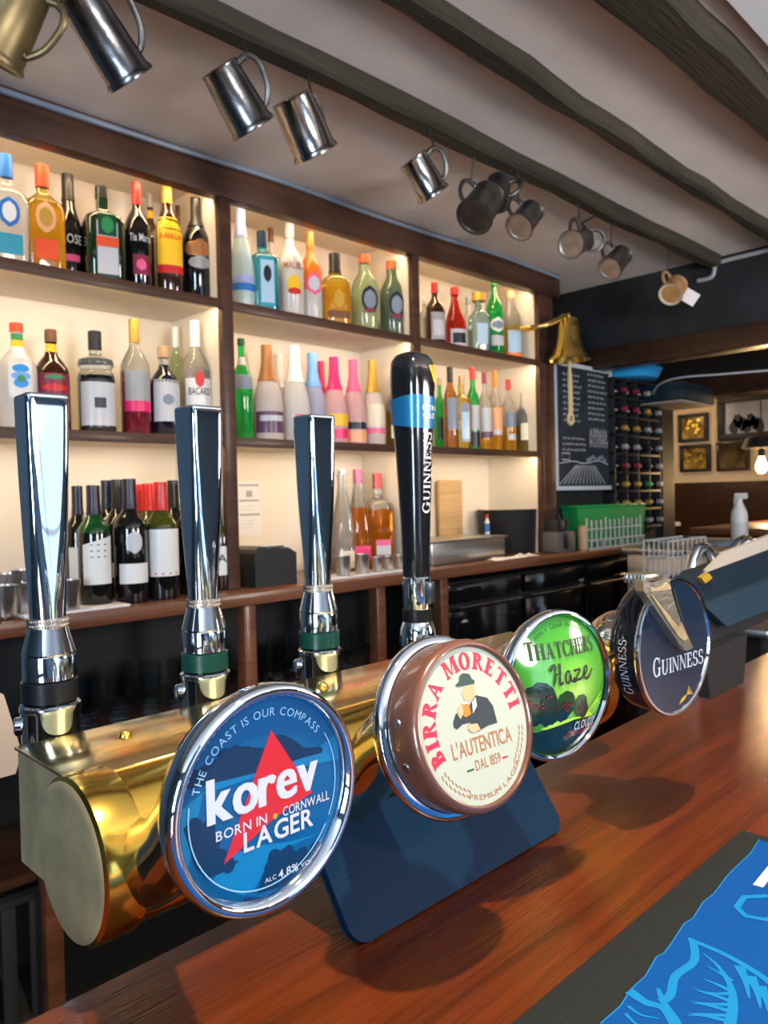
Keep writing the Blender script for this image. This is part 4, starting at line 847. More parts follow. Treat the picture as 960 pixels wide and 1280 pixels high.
# ------------------------------------------------------------------ small things on the back counter
def cup_mb(r=.024, h=.062):
    return B().lathe([(0, .001), (r*.86, 0), (r*.90, .002), (r, h-.002), (r*1.03, h), (r*.97, h), (r*.88, .004), (0, .003)], 'steel', 28)
cup0 = cup_mb().mesh('steel_cup')
def cup(px, py, Y, z, label, group, s=1):
    p = at(px, py, Y=Y); o = bpy.data.objects.new('steel_cup', cup0); COL.objects.link(o); o.location = (p[0], Y, z); o.scale = (s, s, s); tag(o, label, 'cup', group); return o
GC = 'steel cups on the left tray'
tray1 = tag(obj('bar_tray', B().span((.70, 1.985, ZC+.0005), (.98, 2.15, ZC+.008), 'paper', .003)), 'white bar tray under the steel cups at the left end of the counter', 'tray')
cup(6, 740, 2.03, ZC+.0085, 'steel cup at the left picture edge, front row of the left tray', GC, 1.25); cup(30, 740, 2.06, ZC+.0085, 'steel cup beside the first chrome tap, front row left of it', GC, 1.25)
cup(86, 740, 2.02, ZC+.0085, 'steel cup to the right of the first chrome tap', GC, 1.25)
cup(8, 700, 2.115, ZC+.0085, 'steel cup in the back row of the left tray, near the picture edge', GC, 1.6); cup(34, 690, 2.12, ZC+.0085, 'tall steel cup in the back row of the left tray, behind the chrome tap', GC, 1.7)
t_ = at(455, 715, Y=2.06); GD = 'row of steel measures on the middle tray'
tag(obj('bar_tray', B().span((at(398, 715, Y=2.06)[0], 2.01, ZC+.0005), (at(520, 712, Y=2.06)[0], 2.13, ZC+.008), 'white_plastic', .003)), 'white bar tray under the row of steel measures in front of the syrups', 'tray')
for i, (px, s) in enumerate(((405, 1.0), (429, 1.12), (453, 1.12), (472, .85), (486, .85), (500, .85))):
    cup(px, 710, 2.06, ZC+.0085, ['steel measure mostly behind the third chrome tap', 'tall steel measure just right of the third chrome tap', 'tall steel measure below the orange syrup', 'short steel measure below the orange cordial', 'short steel measure left of the clear gin', 'short steel measure below the clear gin bottle'][i], GD, s)
# receipt printer
p = at(336, 731, Y=2.10); pr = thing('receipt_printer', 'black receipt printer on the back counter beside the shelf upright', 'printer', (p[0], 2.13, ZC))
b = B(); b.prism([(-.085, 0), (.085, 0), (.085, .105), (.060, .118), (-.060, .128), (-.085, .110)], -.075, .075, 'grey_black' if False else 'dark', None); obj('housing', b, pr, smooth=False)
b = B(); b.prism([(-.075, .118), (-.058, .1295), (.062, .1195), (.080, .108), (.080, .112), (.062, .123), (-.058, .133), (-.075, .122)], -.062, .045, 'grey_plastic'); obj('lid', b, pr, smooth=False)
obj('paper_slot', B().box((0, -.055, .128), (.09, .008, .004), 'ink'), pr)
obj('paper_roll_end', B().box((0, -.048, .129), (.08, .002, .010), 'paper'), pr)
# notice on the back panel
a, z = at(297, 601, Y=2.405), at(328, 668, Y=2.405)
no = thing('notice', 'white printed notice taped to the back panel above the receipt printer', 'notice', (a[0], 2.408, z[2])); w, h = z[0]-a[0], a[2]-z[2]
b = B().span((0, 0, 0), (w, .0015, h), 'paper'); sheet_ = obj('sheet', b, no)
b = B(); rnd = random.Random(4)
for yy in (.90, .62, .36): b.span((w*.06, -.0006, h*yy), (w*.92, -.0002, h*(yy+.035)), 'p_grey')
b.span((w*.36, -.0006, h*.70), (w*.62, -.0002, h*.82), 'p_grey')
for yy in (.52, .46, .26, .20, .14): b.span((w*.1, -.0006, h*yy), (w*rnd.uniform(.6, .9), -.0002, h*(yy+.012)), 'p_lgrey')
obj('print', b, no).parent = sheet_
a = at(352, 690, Y=2.25); tag(obj('card_box', B().box((a[0], 2.27, ZC+.045), (.11, .08, .09), 'white', .003)), 'white card box behind the receipt printer', 'box')
obj_ = bpy.data.objects[-1] if False else None
# board, steel tray, bin, paper
a, z = at(548, 600, Y=2.38), at(578, 668, Y=2.38)
tag(obj('chopping_board', B().span((a[0], 2.375, ZC), (z[0], 2.392, a[2]), 'pale_board', .004)), 'tan wooden board standing against the back panel behind the stout tap', 'board')
a, z = at(540, 705, Y=2.06), at(636, 702, Y=2.06)
st = thing('steel_tray', 'brushed steel lidded tray on the back counter right of the stout tap', 'tray', ((a[0]+z[0])/2, 2.19, ZC)); w = z[0]-a[0]
obj('body', B().box((0, 0, .047), (w-.02, .24, .094), 'steel', .006), st); obj('lid', B().box((0, 0, .098), (w, .26, .008), 'steel', .003), st)
a = at(615, 690, Y=2.22); z = at(676, 690, Y=2.22); R = (z[0]-a[0])/2*.74
bn = tag(obj('black_bin', B().lathe([(0, .002), (R*.92, 0), (R*.94, .004), (R, .205), (R*1.02, .212), (R*.97, .212), (R*.90, .01), (0, .008)], 'dark', 40), loc=((a[0]+z[0])/2, 2.27, ZC)), 'round black bin on the back counter under the right bay', 'bin')
a = at(611, 650, Y=2.08); sb = thing('small_bottle', 'small white bottle with red cap and blue print standing on the steel tray lid', 'bottle', (at(609, 660, Y=2.2)[0], 2.2, ZC+.1025)); sb.scale = (.7, .7, .55)
obj('body', B().lathe([(0, 0), (.016, 0), (.016, .10), (.008, .13), (.008, .14)], 'p_white', 20), sb); obj('cap', B().lathe([(.010, .135), (.010, .165), (0, .166)], 'p_red', 16), sb); obj('label', B().lathe([(.0165, .02), (.0165, .09)], 'p_blue', 20), sb)
a = at(640, 690, Y=2.02); b = B()
N = 9; vs = []; fs = []; rnd = random.Random(5)
for i in range(N):
    for j in range(5): vs.append((-.16+.32*i/(N-1), -.03+.07*j/4, .002+max(0, rnd.gauss(.006, .004))*(1 if 0 < i < N-1 and 0 < j < 4 else .3)))
for i in range(N-1):
    for j in range(4): fs.append((i*5+j, i*5+j+1, i*5+j+6, i*5+j+5))
b.add(vs, fs, 'paper'); o = tag(obj('bar_cloth', b, loc=(a[0], 2.01, ZC)), 'crumpled white bar cloth on the counter edge in front of the black bin', 'cloth')
sm = o.modifiers.new('s', 'SOLIDIFY'); sm.thickness = .002
a = at(705, 690, Y=2.02); cad = thing('bar_caddy', 'black bar caddy holding napkins and straws at the shelf end', 'caddy', (a[0], 2.06, ZC))
b = B()
for c, d in (((0, -.055, .05), (.15, .006, .10)), ((0, .055, .06), (.15, .006, .12)), ((-.072, 0, .05), (.006, .11, .10)), ((.072, 0, .05), (.006, .11, .10)), ((0, 0, .004), (.15, .11, .008)), ((.02, 0, .055), (.006, .11, .10))): b.box(c, d, 'grey_plastic', .002)
obj('holder', b, cad); obj('napkins', B().box((-.028, 0, .085), (.07, .085, .15), 'dark', .003), cad); obj('front_notch', B().box((-.01, -.0585, .055), (.045, .003, .075), 'dark', .001), cad)
b = B()
for i in range(16): x = .03+random.uniform(-.006, .034); y = random.uniform(-.04, .04); b.tube([(x, y, .01), (x+random.uniform(-.012, .012), y+random.uniform(-.01, .01), .155+random.uniform(0, .03))], .0028, 'ink', 6)
o = obj('straws', b, cad); o['kind'] = 'stuff'
o = tag(obj('cork_pot', B().lathe([(0, 0), (.022, 0), (.024, .04), (0, .042)], 'p_tan', 20), loc=(at(726, 650, Y=2.05)[0]+.02, 2.02, ZC+.10) if False else (at(728, 660, Y=2.02)[0], 2.02, ZC)), 'tan cork pot between the black caddy and the wire rack', 'pot')
o.scale = (1, 1, 3.0)
# green tub and wire rack
a, z = at(704, 650, Y=2.12), at(791, 650, Y=2.12); w = z[0]-a[0]
gt = thing('green_tub', 'bright green plastic tub behind the grey wire rack', 'tub', ((a[0]+z[0])/2, 2.085, ZC))
b = B(); b.prism([(-w*.44, 0), (w*.44, 0), (w*.5, .215), (-w*.5, .215)], -.045, .045, 'green_plastic'); obj('tub', b, gt, smooth=False); obj('rim', B().box((0, 0, .215), (w*1.03, .10, .012), 'green_plastic', .003), gt)
a, z = at(737, 683, Y=1.99), at(806, 676, Y=1.99); w = z[0]-a[0]
wr = thing('wire_rack', 'pale grey upright slotted rack at the end of the back counter', 'rack', ((a[0]+z[0])/2-.02, 2.0, ZC))
b = B()
for zz in (.004, .045, .10): b.box((0, 0, zz), (w, .010, .008), 'rack_grey', .002)
for zz in (.004, .045): b.box((0, -.018, zz), (w, .008, .008), 'rack_grey', .002)
obj('rails', b, wr)
for i in range(13): obj('slat', B().box((-w/2+.012+i*(w-.024)/12, 0, .075), (.012, .007, .14 if i % 4 else .165), 'rack_grey', .002), wr)
b = B()
for i in range(10): b.box((-w/2+.02+i*(w-.04)/9, -.020, .024), (.010, .005, .034), 'rack_grey', .001)
obj('foot_bars', b, wr)['kind'] = 'stuff'

# ------------------------------------------------------------------ under the counter: glasses, fridges
gl = B().lathe([(0, .006), (.026, .003), (.029, 0), (.031, .010), (.034, .11), (.0325, .11), (.029, .012), (0, .010)], 'g_dim', 18) if mat('g_dim', (.8, .88, .92), .03, trans=1, ior=1.3) else None
gm = gl.mesh('tumbler')
for i in range(26):
    x = .80+i*.048; row = i % 2
    if min(abs(x-v) for v in (.75, 1.37, 1.94)) < .06: continue
    o = bpy.data.objects.new('tumbler', gm); COL.objects.link(o); o.location = (x, 2.10+.09*row, .78); o.scale = (.95, .95, 1.1+.25*((i*7) % 3)/2)
    tag(o, 'drinking glass on the dark shelf under the back counter, %s row, %s from the left' % (('front', 'back')[row], ('first', 'second', 'third', 'fourth', 'fifth', 'sixth', 'seventh', 'eighth', 'ninth', 'tenth', 'eleventh', 'twelfth', 'thirteenth')[i//2]), 'glass', 'glasses under the back counter')
for i in range(3):
    x0 = 2.35+i*.53; f = thing('bottle_fridge', ['black under counter bottle fridge with round white sticker below the steel tray', 'black under counter bottle fridge below the black bin', 'black under counter bottle fridge below the green tub at the counter end'][i], 'fridge', (x0, 2.02, 0), 0, 'black fridges under the back counter')
    obj('cabinet', B().span((0, .03, 0), (.51, .40, 1.045), 'dark', .004), f); obj('door', B().span((.008, 0, .10), (.502, .028, .93), 'black_gloss', .006), f)
    obj('glass', B().span((.05, -.004, .18), (.46, .0, .88), 'black_gloss', .001), f); obj('handle', B().tube([(.04, -.005, .945), (.04, -.022, .945), (.47, -.022, .945), (.47, -.005, .945)], .007, 'chrome_soft', 8), f)
    obj('top_grille', B().span((.004, -.002, .96), (.506, .028, 1.04), 'black_gloss', .004), f)
    if i == 0: obj('sticker', B().lathe([(0, .001), (.03, .001), (.03, 0)], 'p_lgrey', 24, Matrix.Translation((.10, -.001, .86)) @ YR), f)
a, z = at(2, 1195, Y=2.0), at(31, 1100, Y=2.0)
mat('crate_grey', (.03, .032, .033), .5)
cr = thing('bottle_crate', 'grey plastic bottle crate on the bottom shelf at the lower left', 'crate', ((a[0]+z[0])/2-.02, 2.2, .0305))
for x in (-.10, -.03, .04, .11): obj('slat', B().box((x, -.10, .10), (.035, .012, .20), 'crate_grey', .002), cr)
obj('base', B().box((0, 0, .006), (.27, .21, .012), 'crate_grey', .002), cr); obj('rim', B().box((0, -.10, .205), (.27, .02, .02), 'crate_grey', .003), cr)
cr.scale = (1, 1, 1.7)
# pale till screen, left edge, on its stand
tp_ = [at(*p, Y=.92) for p in ((-60, 850), (0, 866), (22, 936), (15, 964), (-60, 985))]
c0 = tp_[2]; ts = thing('till_screen', 'pale beige till screen cut off by the left picture edge, behind the brass tower', 'till', (c0[0]-.06, .92, 0))
b = B(); b.prism([(p[0]-c0[0]+.06, p[2]) for p in tp_], -.012, .02, 'till_pale'); obj('screen_case', b, ts, smooth=False)
b = B(); b.prism([(p[0]-c0[0]+.058, p[2]-.006) for p in tp_], .02, .034, 'dark'); obj('screen_back', b, ts, smooth=False)
obj('stand', B().box((-.03, .03, .53), (.04, .03, 1.06), 'dark', .004), ts); obj('foot', B().box((-.03, .03, .006), (.2, .2, .012), 'dark', .004), ts)

# ------------------------------------------------------------------ tankards on the first beam
BY, BZ = 1.452, 2.434
mat('brass_dark', (.20, .16, .08), .4, .8, var=.2, vscale=20)
def tankard(px, py, L, D0, D1, axis, hdir, m, label, name='tankard', Y=BY, basem=None, hook=True, glassb=False):
    c = at(px, py, Y=Y); a = cv(*axis).normalized()            # mouth -> base
    hd = cv(*hdir); hd = (hd-a*hd.dot(a)).normalized(); q = a.cross(hd)
    X = Matrix((( hd[0], q[0], a[0], c[0]), (hd[1], q[1], a[1], c[1]), (hd[2], q[2], a[2], c[2]), (0, 0, 0, 1)))
    t = thing(name, label, 'tankard', c, 0, 'tankards hanging from the first ceiling beam'); t.matrix_world = X
    r0, r1, h = D0/2, D1/2, L/2
    b = B().lathe([(r0-.004, h*.93-2*h+.02), (r0-.003, -h+.002), (r0, -h), (r0+.0018, -h+.003), (r0, -h+.007), (r0+(r1-r0)*.5, -h+L*.5), (r1-.002, h-.016), (r1, h-.012), (r1+.003, h-.006), (r1+.003, h-.001), (r1, h)], m, 36)
    b.lathe([(r0-.003, -h+.002), (r1-.006, h-.008), (0, h-.008)], m, 36)
    obj('mug', b, t)
    b = B().lathe([(r1, h), (r1-.004, h-.0005), (r1-.008, h-.004), (r1*.5, h-.0045), (0, h-.0045)], basem or m, 36)
    if basem == 'mug_rim': b.lathe([(r1*.80, h-.0040), (0, h-.0040)], 'mug_end', 36)
    obj('base', b, t)
    hp = [(r0-.002, 0, -h+.012), (r0+.022, 0, -h+.008), (r0+.036, 0, -h+.022), (r0+.040, 0, -h*.4), (r0+.032, 0, h*.15), (r0+.014, 0, h*.50), (r1-.004, 0, h*.55)]
    hp = curve_pts(hp, 4); obj('handle', B().tube(hp, [.0065 if 2 < i < len(hp)-2 else .008 for i in range(len(hp))], 'pewter_dark' if m.startswith('pewter') else m, 10), t)
    if hook:
        top = X @ Vector((r0+.022, 0, -h+.010)); hk = B(); hx = top[0]; hy = min(1.470, max(1.436, top[1]))
        pts = curve_pts([(hx, hy, BZ+.012), (hx+.002, hy, max(BZ-.006, top[2]+.012)), tuple(top+Vector((.004, 0, .010))), tuple(top+Vector((.002, 0, -.007))), tuple(top+Vector((-.006, 0, -.002)))], 4)
        iv = X.inverted(); obj('hook', B().tube([iv @ Vector(p) for p in pts],   .0032, 'dark_iron', 7), t)
    return t
tankard(8, 22, .15, .10, .12, (-.45, -.75, .1), (.9, .3, 0), 'brass_dark', 'dull brass tankard cut off by the upper left picture corner')
tankard(131, 48, .165, .082, .098, (.52, -.80, .66), (.80, .52, 0), 'pewter', 'tall plain pewter tankard, second from the left picture edge, hung over the left bay')
tankard(296, 124, .140, .086, .104, (.50, -.78, .50), (.80, .50, 0), 'pewter', 'engraved pewter tankard with square handle, hung over the shelf upright')
tankard(380, 158, .135, .100, .110, (.42, -.82, .52), (.70, .35, .95), 'pewter_bright', 'bright hammered pewter tankard beside the engraved one, handle turned away')
tankard(529, 222, .115, .084, .094, (.52, -.72, .30), (.82, .50, 0), 'pewter_bright', 'shiny plain pewter tankard hanging alone over the middle bay')
tankard(602, 258, .125, .098, .112, (-.42, -.72, -.50), (-.50, .70, 0), 'pewter_dark', 'large dark tankard with base turned to the viewer, first of the dark cluster', basem='pewter_dark')
tankard(622, 240, .10, .075, .085, (-.15, -.75, -.4), (.75, .5, 0), 'pewter_dark', 'dark tankard half hidden behind the large dark one', Y=1.49)
tankard(657, 274, .105, .078, .090, (-.50, -.70, -.48), (-.55, .70, 0), 'pewter_dark', 'dark tankard with pinkish base, second of the dark cluster', basem='pewter_base')
tankard(722, 303, .105, .080, .094, (-.62, -.38, -.66), (-.10, .9, 0), 'pewter_dark', 'dark tankard with pale round base facing the viewer', basem='pewter_base')
tankard(738, 300, .085, .068, .078, (.10, -.35, -.8), (-.5, .7, 0), 'pewter_dark', 'small dark tankard just behind the pale based one', Y=1.50)
tankard(770, 327, .110, .078, .090, (-.60, -.66, -.45), (-.50, .75, 0), 'pewter_dark', 'dark tankard with pale base above the brass bell', basem='pewter_base')
mat('old_wood_mug', (.36, .20, .08), .55, var=.35, vscale=30); mat('mug_rim', (.62, .52, .40), .6); mat('mug_end', (.50, .27, .09), .6, var=.2, vscale=30)
wm = tankard(842, 362, .095, .088, .096, (-.52, -.62, -.58), (-.4, .8, 0), 'old_wood_mug', 'round wooden mug with pale rim, farthest along the beam', name='wooden_mug', basem='mug_rim')
a = at(862, 371, Y=1.462); iv = wm.matrix_world.inverted(); qm = Matrix.Rotation(-.95, 4, 'Z') @ Matrix.Rotation(.6, 4, 'Y')
cd = MB().box((0, 0, 0), (.07, .002, .06), 'paper'); cd.v = [iv @ (a+qm @ v) for v in cd.v]; obj('paper_tag', cd, wm)['label'] = 'white paper tag on the mug'

# ------------------------------------------------------------------ cables, bell
def cable(name, label, pts, r, m): return tag(obj(name, B().tube(curve_pts(pts, 4), r, m, 8)), label, 'cable')
cable('ceiling_cable', 'grey cable clipped along the top edge of the shelving header', [(XL-.05, YS-.028, CEIL-.018)]+[(x, YS-.028, CEIL-.016+.006*math.sin(x*5)) for x in (.8, 1.2, 1.6, 2.0, 2.4, 2.8)]+[(P3+.15, YS-.028, CEIL-.02)], .009, 'p_slate')
cable('conduit_pipe', 'grey painted conduit bent down the dark bulkhead by the last beam', [at(990, 302, X=BX-.012), at(957, 313, X=BX-.012), at(902, 327, X=BX-.012), at(894, 332, X=BX-.012), at(890, 346, X=BX-.012), at(872, 351, X=BX-.012)], .010, 'p_grey')
cable('loose_cable', 'white cable drooping under the beam to the projector box', [at(960, 463, X=BX+.02), at(900, 468, X=BX+.03), at(850, 472, X=BX+.06), at(825, 480, X=BX+.12), at(815, 492, X=BX+.25)], .005, 'p_lgrey')
bc = at(711, 425, Y=1.96); BE = thing('bar_bell', 'brass last orders bell on a curved bracket at the end of the shelving', 'bell', (bc[0], 1.96, bc[2]))
s = .00372*.9
b = B().lathe([(r_*1.12, z_) for r_, z_ in [(.0, .106), (.026, .104), (.036, .098), (.042, .085), (.046, .05), (.051, .0), (.060, -.04), (.074, -.074), (.088, -.090), (.089, -.096), (.080, -.096), (.060, -.060), (.040, .0), (.03, .09), (0, .095)]], 'brass_bell', 48); obj('bell', b, BE)
q = lambda px, py: (lambda p: (p[0]-bc[0], 0, p[2]-bc[2]))(at(px, py, Y=1.96))
P = curve_pts([(q(684, 406)[0]-.02, .13, q(684, 406)[2]), (q(684, 406)[0], .03, q(684, 406)[2]), q(696, 400), q(705, 395), q(710, 401), q(711, 412)], 5)
obj('bracket', B().tube(P, [.013-.004*i/len(P) for i in range(len(P))], 'brass_bell', 12), BE)
obj('yoke', B().lathe([(0, .103), (.012, .105), (.014, .115), (.010, .125), (0, .13)], 'brass_bell', 20), BE)
obj('clapper', B().lathe([(0, -.118), (.010, -.115), (.014, -.104), (.008, -.092), (.004, -.06), (.004, .0), (0, .005)], 'brass_dull', 16), BE)
mat('rope', (.62, .52, .30), .9, bump=.5, bscale=200)
b = B().tube([(0, 0, -.115), (.003, 0, -.19), (.002, -.002, -.30), (.004, 0, -.345)], [.007, .011, .011, .012], 'rope', 10)
b.tube([(.004+.02*math.cos(2*PI*i/14), 0, -.372+.024*math.sin(2*PI*i/14)) for i in range(14)], .008, 'rope', 8, closed=True); obj('bell_rope', b, BE)

# ------------------------------------------------------------------ chalkboard, wine rack, bowl
CBY = 2.09
A, Z = at(693, 449, Y=CBY), at(768, 612, Y=CBY); cb = thing('chalkboard', 'framed chalkboard with chalk writing and a vineyard drawing, right of the bell', 'chalkboard', (A[0], CBY, Z[2])); w, h = Z[0]-A[0], A[2]-Z[2]
obj('slate', B().span((.01, .012, .01), (w-.01, .022, h-.01), 'slate'), cb)
b = B(); fw = .022
for a_, z_ in (((0, 0, 0), (w, .03, fw)), ((0, 0, h-fw), (w, .03, h)), ((0, 0, fw), (fw, .03, h-fw)), ((w-fw, 0, fw), (w, .03, h-fw))): b.span(a_, z_, 'board_frame', .003)
obj('frame', b, cb)
obj('hanger', B().span((w*.45, .022, h-.06), (w*.55, .055, h-.01), 'dark_iron'), cb)
b = B(); rnd = random.Random(11); cf_ = lambda u, v: (u, .0112, v)
def scrib(x0, x1, y, hh):
    x = x0
    while x < x1:
        l = rnd.uniform(.012, .034); b.flat([ribbon([(x+l*k/5, y+(hh if k % 2 else 0)*rnd.uniform(.5, 1)) for k in range(6)], .0035)], 'chalk', cf_); x += l+.012
for i in range(9): scrib(w*.16, w*.42, h*(.90-.045*i), .014); scrib(w*.58, w*.86, h*(.93-.045*i), .012)
for i in range(3): scrib(w*.14, w*.50, h*(.40-.045*i), .016)
for i in range(5): scrib(w*.60, w*.90, h*(.50-.03*i)-.02, .03)
for i in range(13): b.flat([ribbon([(w*(.08+.065*i), h*.05), (w*(.36+.026*i), h*.20)], .004)], 'chalk', cf_)
b.flat([ribbon(curve_pts([(w*.08, h*.21), (w*.3, h*.23), (w*.5, h*.215), (w*.75, h*.24), (w*.92, h*.21)], 4), .004), ribbon([(w*.12, h*.24), (w*.12, h*.29), (w*.25, h*.29), (w*.25, h*.24)], .004, True)], 'chalk', cf_)
for i in range(7): b.flat([blob(w*(.56+.05*i), h*(.245+.012*(i % 3)), .014, .012, 10, .2, i)], 'p_slate', cf_)
o = obj('chalk_writing', b, cb, smooth=False); o['kind'] = 'stuff'
A, Z = at(767, 472, Y=2.07), at(826, 612, Y=2.07); RX, RZ = A[0], 1.20; w, h = Z[0]-A[0], A[2]-RZ
wk = thing('wine_rack', 'dark wooden wine rack filled with wine bottles beside the chalkboard', 'wine rack', (RX, 2.07, RZ)); NC, NR = 4, 8
b = B()
b.span((0, .06, 0), (w, .072, h), 'dark'); obj('back', b, wk)
for i in range(NC+1): obj('upright', B().span((w*i/NC-.006, 0, 0), (w*i/NC+.006, .06, h), 'dark', .001), wk)
for j in range(NR+1): obj('rack_shelf', B().span((-.006, 0, h*j/NR-.006), (w+.006, .059, h*j/NR+.006), 'dark', .001), wk)
obj('stand_leg', B().span((0, .02, ZC-RZ), (w*.9, .07, 0), 'dark'), wk)
wbm = {}
for cap in ('gold', 'maroon', 'silver', 'navy', 'green'):
    wbm[cap] = (B().lathe([(0, .0), (.030, 0), (.033, .006), (.033, .02)], 'd_black', 16, YR).lathe([(.033, .02), (.03, .03), (.014, .045), (.014, .085)], 'd_black', 16, YR).mesh('body'), B().lathe([(.0145, .06), (.0155, .062), (.0155, .088), (.013, .092), (0, .0925)], 'p_'+cap, 16, YR).mesh('cap'))
rows = ['maroon', 'maroon', 'gold', 'silver', 'maroon', 'gold', 'gold', 'silver']
wnm = ['top', 'second', 'third', 'fourth', 'fifth', 'sixth', 'seventh', 'lowest']; cnm = ['first column by the chalkboard', 'second column', 'third column', 'outer column']
for j in range(NR):
    for i in range(NC):
        cap = rows[j] if i < 2 else ('silver' if i == 3 else random.choice(('silver', 'gold', 'navy', 'green')))
        t = thing('racked_wine_bottle', 'wine bottle lying in the wine rack, %s row, %s' % (wnm[j], cnm[i]), 'bottle', (RX+w*(i+.5)/NC, 2.07+.052, RZ+h*(NR-1-j)/NR+.0395), 0, 'bottles lying in the wine rack')
        obj('body', wbm[cap][0], t); obj('cap', wbm[cap][1], t)
A, Z = at(764, 465, Y=2.06), at(825, 465, Y=2.06); R = (Z[0]-A[0])/2*.66
tag(obj('blue_bowl', B().lathe([(0, .003), (R*.82, 0), (R*.86, .004), (R*.97, .052), (R, .056), (R*.94, .056), (R*.84, .008), (0, .007)], 'blue_plastic', 40), loc=((A[0]+Z[0])/2-.03, 2.10, RZ+h+.0065)), 'shallow bright blue plastic bowl on top of the wine rack', 'bowl')
A = at(842, 498, X=4.35); pb = thing('projector_box', 'dark box with pale underside on a bracket right of the wine rack', 'box', A)
obj('case', B().box((.05, 0, .02), (.45, .26, .10), 'screen_dark', .01), pb); obj('underside', B().box((.05, 0, -.036), (.43, .25, .012), 'till_pale', .003), pb); obj('bracket', B().box((.1, .28, .02), (.05, .32, .03), 'dark_iron'), pb)

# ------------------------------------------------------------------ far room: pictures, lamp, bar end
def picture(px0, py0, px1, py1, label, frame, m, extra=None, X=7.07, fw=.03):
    a, z = at(px0, py0, X=X), at(px1, py1, X=X); y0, y1 = sorted((a[1], z[1])); z0, z1 = sorted((a[2], z[2]))
    t = thing('framed_picture', label, 'picture', (X, (y0+y1)/2, z0), 0, 'framed pictures on the far cream wall'); w, h = y1-y0, z1-z0
    b = B()
    for p, q_ in (((-.02, -w/2, 0), (.03, w/2, fw)), ((-.02, -w/2, h-fw), (.03, w/2, h)), ((-.02, -w/2, fw), (.03, -w/2+fw, h-fw)), ((-.02, w/2-fw, fw), (.03, w/2, h-fw))): b.span(p, q_, frame, .003)
    obj('frame', b, t); obj('print', B().span((.005, -w/2+fw, fw), (.012, w/2-fw, h-fw), m), t)
    if extra: b = B(); extra(b, w, h); obj('picture_detail', b, t, smooth=False)
mat('pic_gold', (.34, .22, .06), .15, var=.9, vscale=9, coat=.6); mat('pic_dark', (.12, .085, .04), .15, var=.8, vscale=7, coat=.6); mat('pic_grey', (.30, .33, .40), .2, var=.25, vscale=5, coat=.5)
def pf(b, w, h):
    for i in range(8): b.flat([blob(random.uniform(-.3, .3)*w, random.uniform(.2, .8)*h, .05*w*random.uniform(.7, 1.6), .06*h, 12, .3, i)], 'gold_print', lambda u, v: (.0045, u, v))
picture(848, 519, 885, 551, 'gilt patterned picture, upper left on the far wall', 'dark', 'pic_gold', pf); picture(850, 557, 888, 589, 'gilt patterned picture, lower left on the far wall', 'dark', 'pic_gold', pf)
picture(896, 553, 937, 588, 'dark landscape picture on the far wall nearest the glowing bulb', 'dark_panel', 'pic_dark')
def trees(b, w, h):
    for i in range(7): b.flat([blob((-.1+.06*i)*w, (.30+.06*(i % 3))*h, .07*w, .16*h, 14, .25, i)], 'ink', lambda u, v: (.0045, u, v))
picture(897, 497, 985, 546, 'wide grey landscape picture in a black frame, highest on the far wall', 'dark', 'pic_grey', trees, fw=.06)
A = at(952, 578, X=5.6); pl = thing('pendant_lamp', 'glowing filament bulb pendant at the right picture edge', 'lamp', A)
mat('bulb_glow', (1, .7, .3), emit=60, ecol=(1, .62, .22))
obj('bulb', B().lathe([(0, -.075), (.022, -.068), (.036, -.045), (.038, -.025), (.026, .010), (.016, .035), (.016, .045)], 'bulb_glow', 24), pl); obj('lamp_holder', B().lathe([(.019, .040), (.020, .085), (.008, .095), (0, .096)], 'dark', 20), pl)
obj('cord', B().tube([(0, 0, .09), (0, 0, CEIL-A[2])], .004, 'dark', 6), pl)
obj('shade', B().lathe([(.03, .20), (.10, .17), (.13, .10), (.128, .10), (.098, .165), (.03, .195)], 'dark', 28), pl)
bulb_light('pendant_glow', A+Vector((.0, 0, -.12)), 22, (1, .62, .28), .04)
bulb_light('far_room_lamp', (6.0, 3.3, 2.2), 14, (1, .72, .42), .08)
# back table and glass washer worktop
A = at(845, 655, Z=1.17)
tt_ = thing('back_table', 'dark wooden side counter in the room beyond', 'counter', (5.0, 1.9, 0)); obj('table_top', B().span((-.5, -1.2, 1.14), (.8, .07, 1.18), 'counter_wood', .004), tt_); obj('table_base', B().span((-.45, -1.15, 0), (.75, .05, 1.139), 'dark_panel'), tt_)
A = at(812, 657, Z=1.185); pt = thing('paper_stack', 'stack of white paper on the wooden side counter', 'paper', (max(A[0], 4.58), A[1], 1.1805))
for i in range(3): obj('sheet', B().box((0, 0, .005+.008*i), (.24-.01*i, .30, .007), 'paper', .001), pt)
WX0, WY0 = 3.35, 1.25
ww = thing('glasswasher', 'stainless steel glasswasher worktop beyond the back counter', 'worktop', (3.3, 1.35, 0))
obj('worktop', B().span((0, -.75, 1.115), (.95, .42, 1.14), 'steel', .004), ww); obj('front_panel', B().span((.02, -.72, .3), (.93, .40, 1.114), 'steel', .004), ww); obj('plinth', B().span((.04, -.70, 0), (.91, .38, .3), 'dark'), ww)
A = at(922, 656, Z=1.16); A = at(922, 650, X=3.75)
cl = B(); N = 10; vs = []; fs = []; rnd = random.Random(8)
for i in range(N):
    for j in range(8):
        e = min(i, N-1-i, j, 7-j); vs.append((-.10+.20*i/(N-1), -.17+.34*j/7, .002+min(e, 2)*.008+rnd.uniform(0, .010)*(e > 0)))
for i in range(N-1):
    for j in range(7): fs.append((i*8+j, i*8+j+1, i*8+j+9, i*8+j+8))
o = tag(obj('folded_cloth', cl.add(vs, fs, 'cloth_blue'), loc=(A[0]-.1, A[1], 1.141)), 'crumpled blue grey cloth on the glasswasher top', 'cloth'); sm = o.modifiers.new('s', 'SOLIDIFY'); sm.thickness = .003
A = at(924, 640, X=3.95); sp_ = thing('spray_bottle', 'white trigger spray bottle standing behind the blue grey cloth', 'bottle', (3.95, A[1], 1.1405))
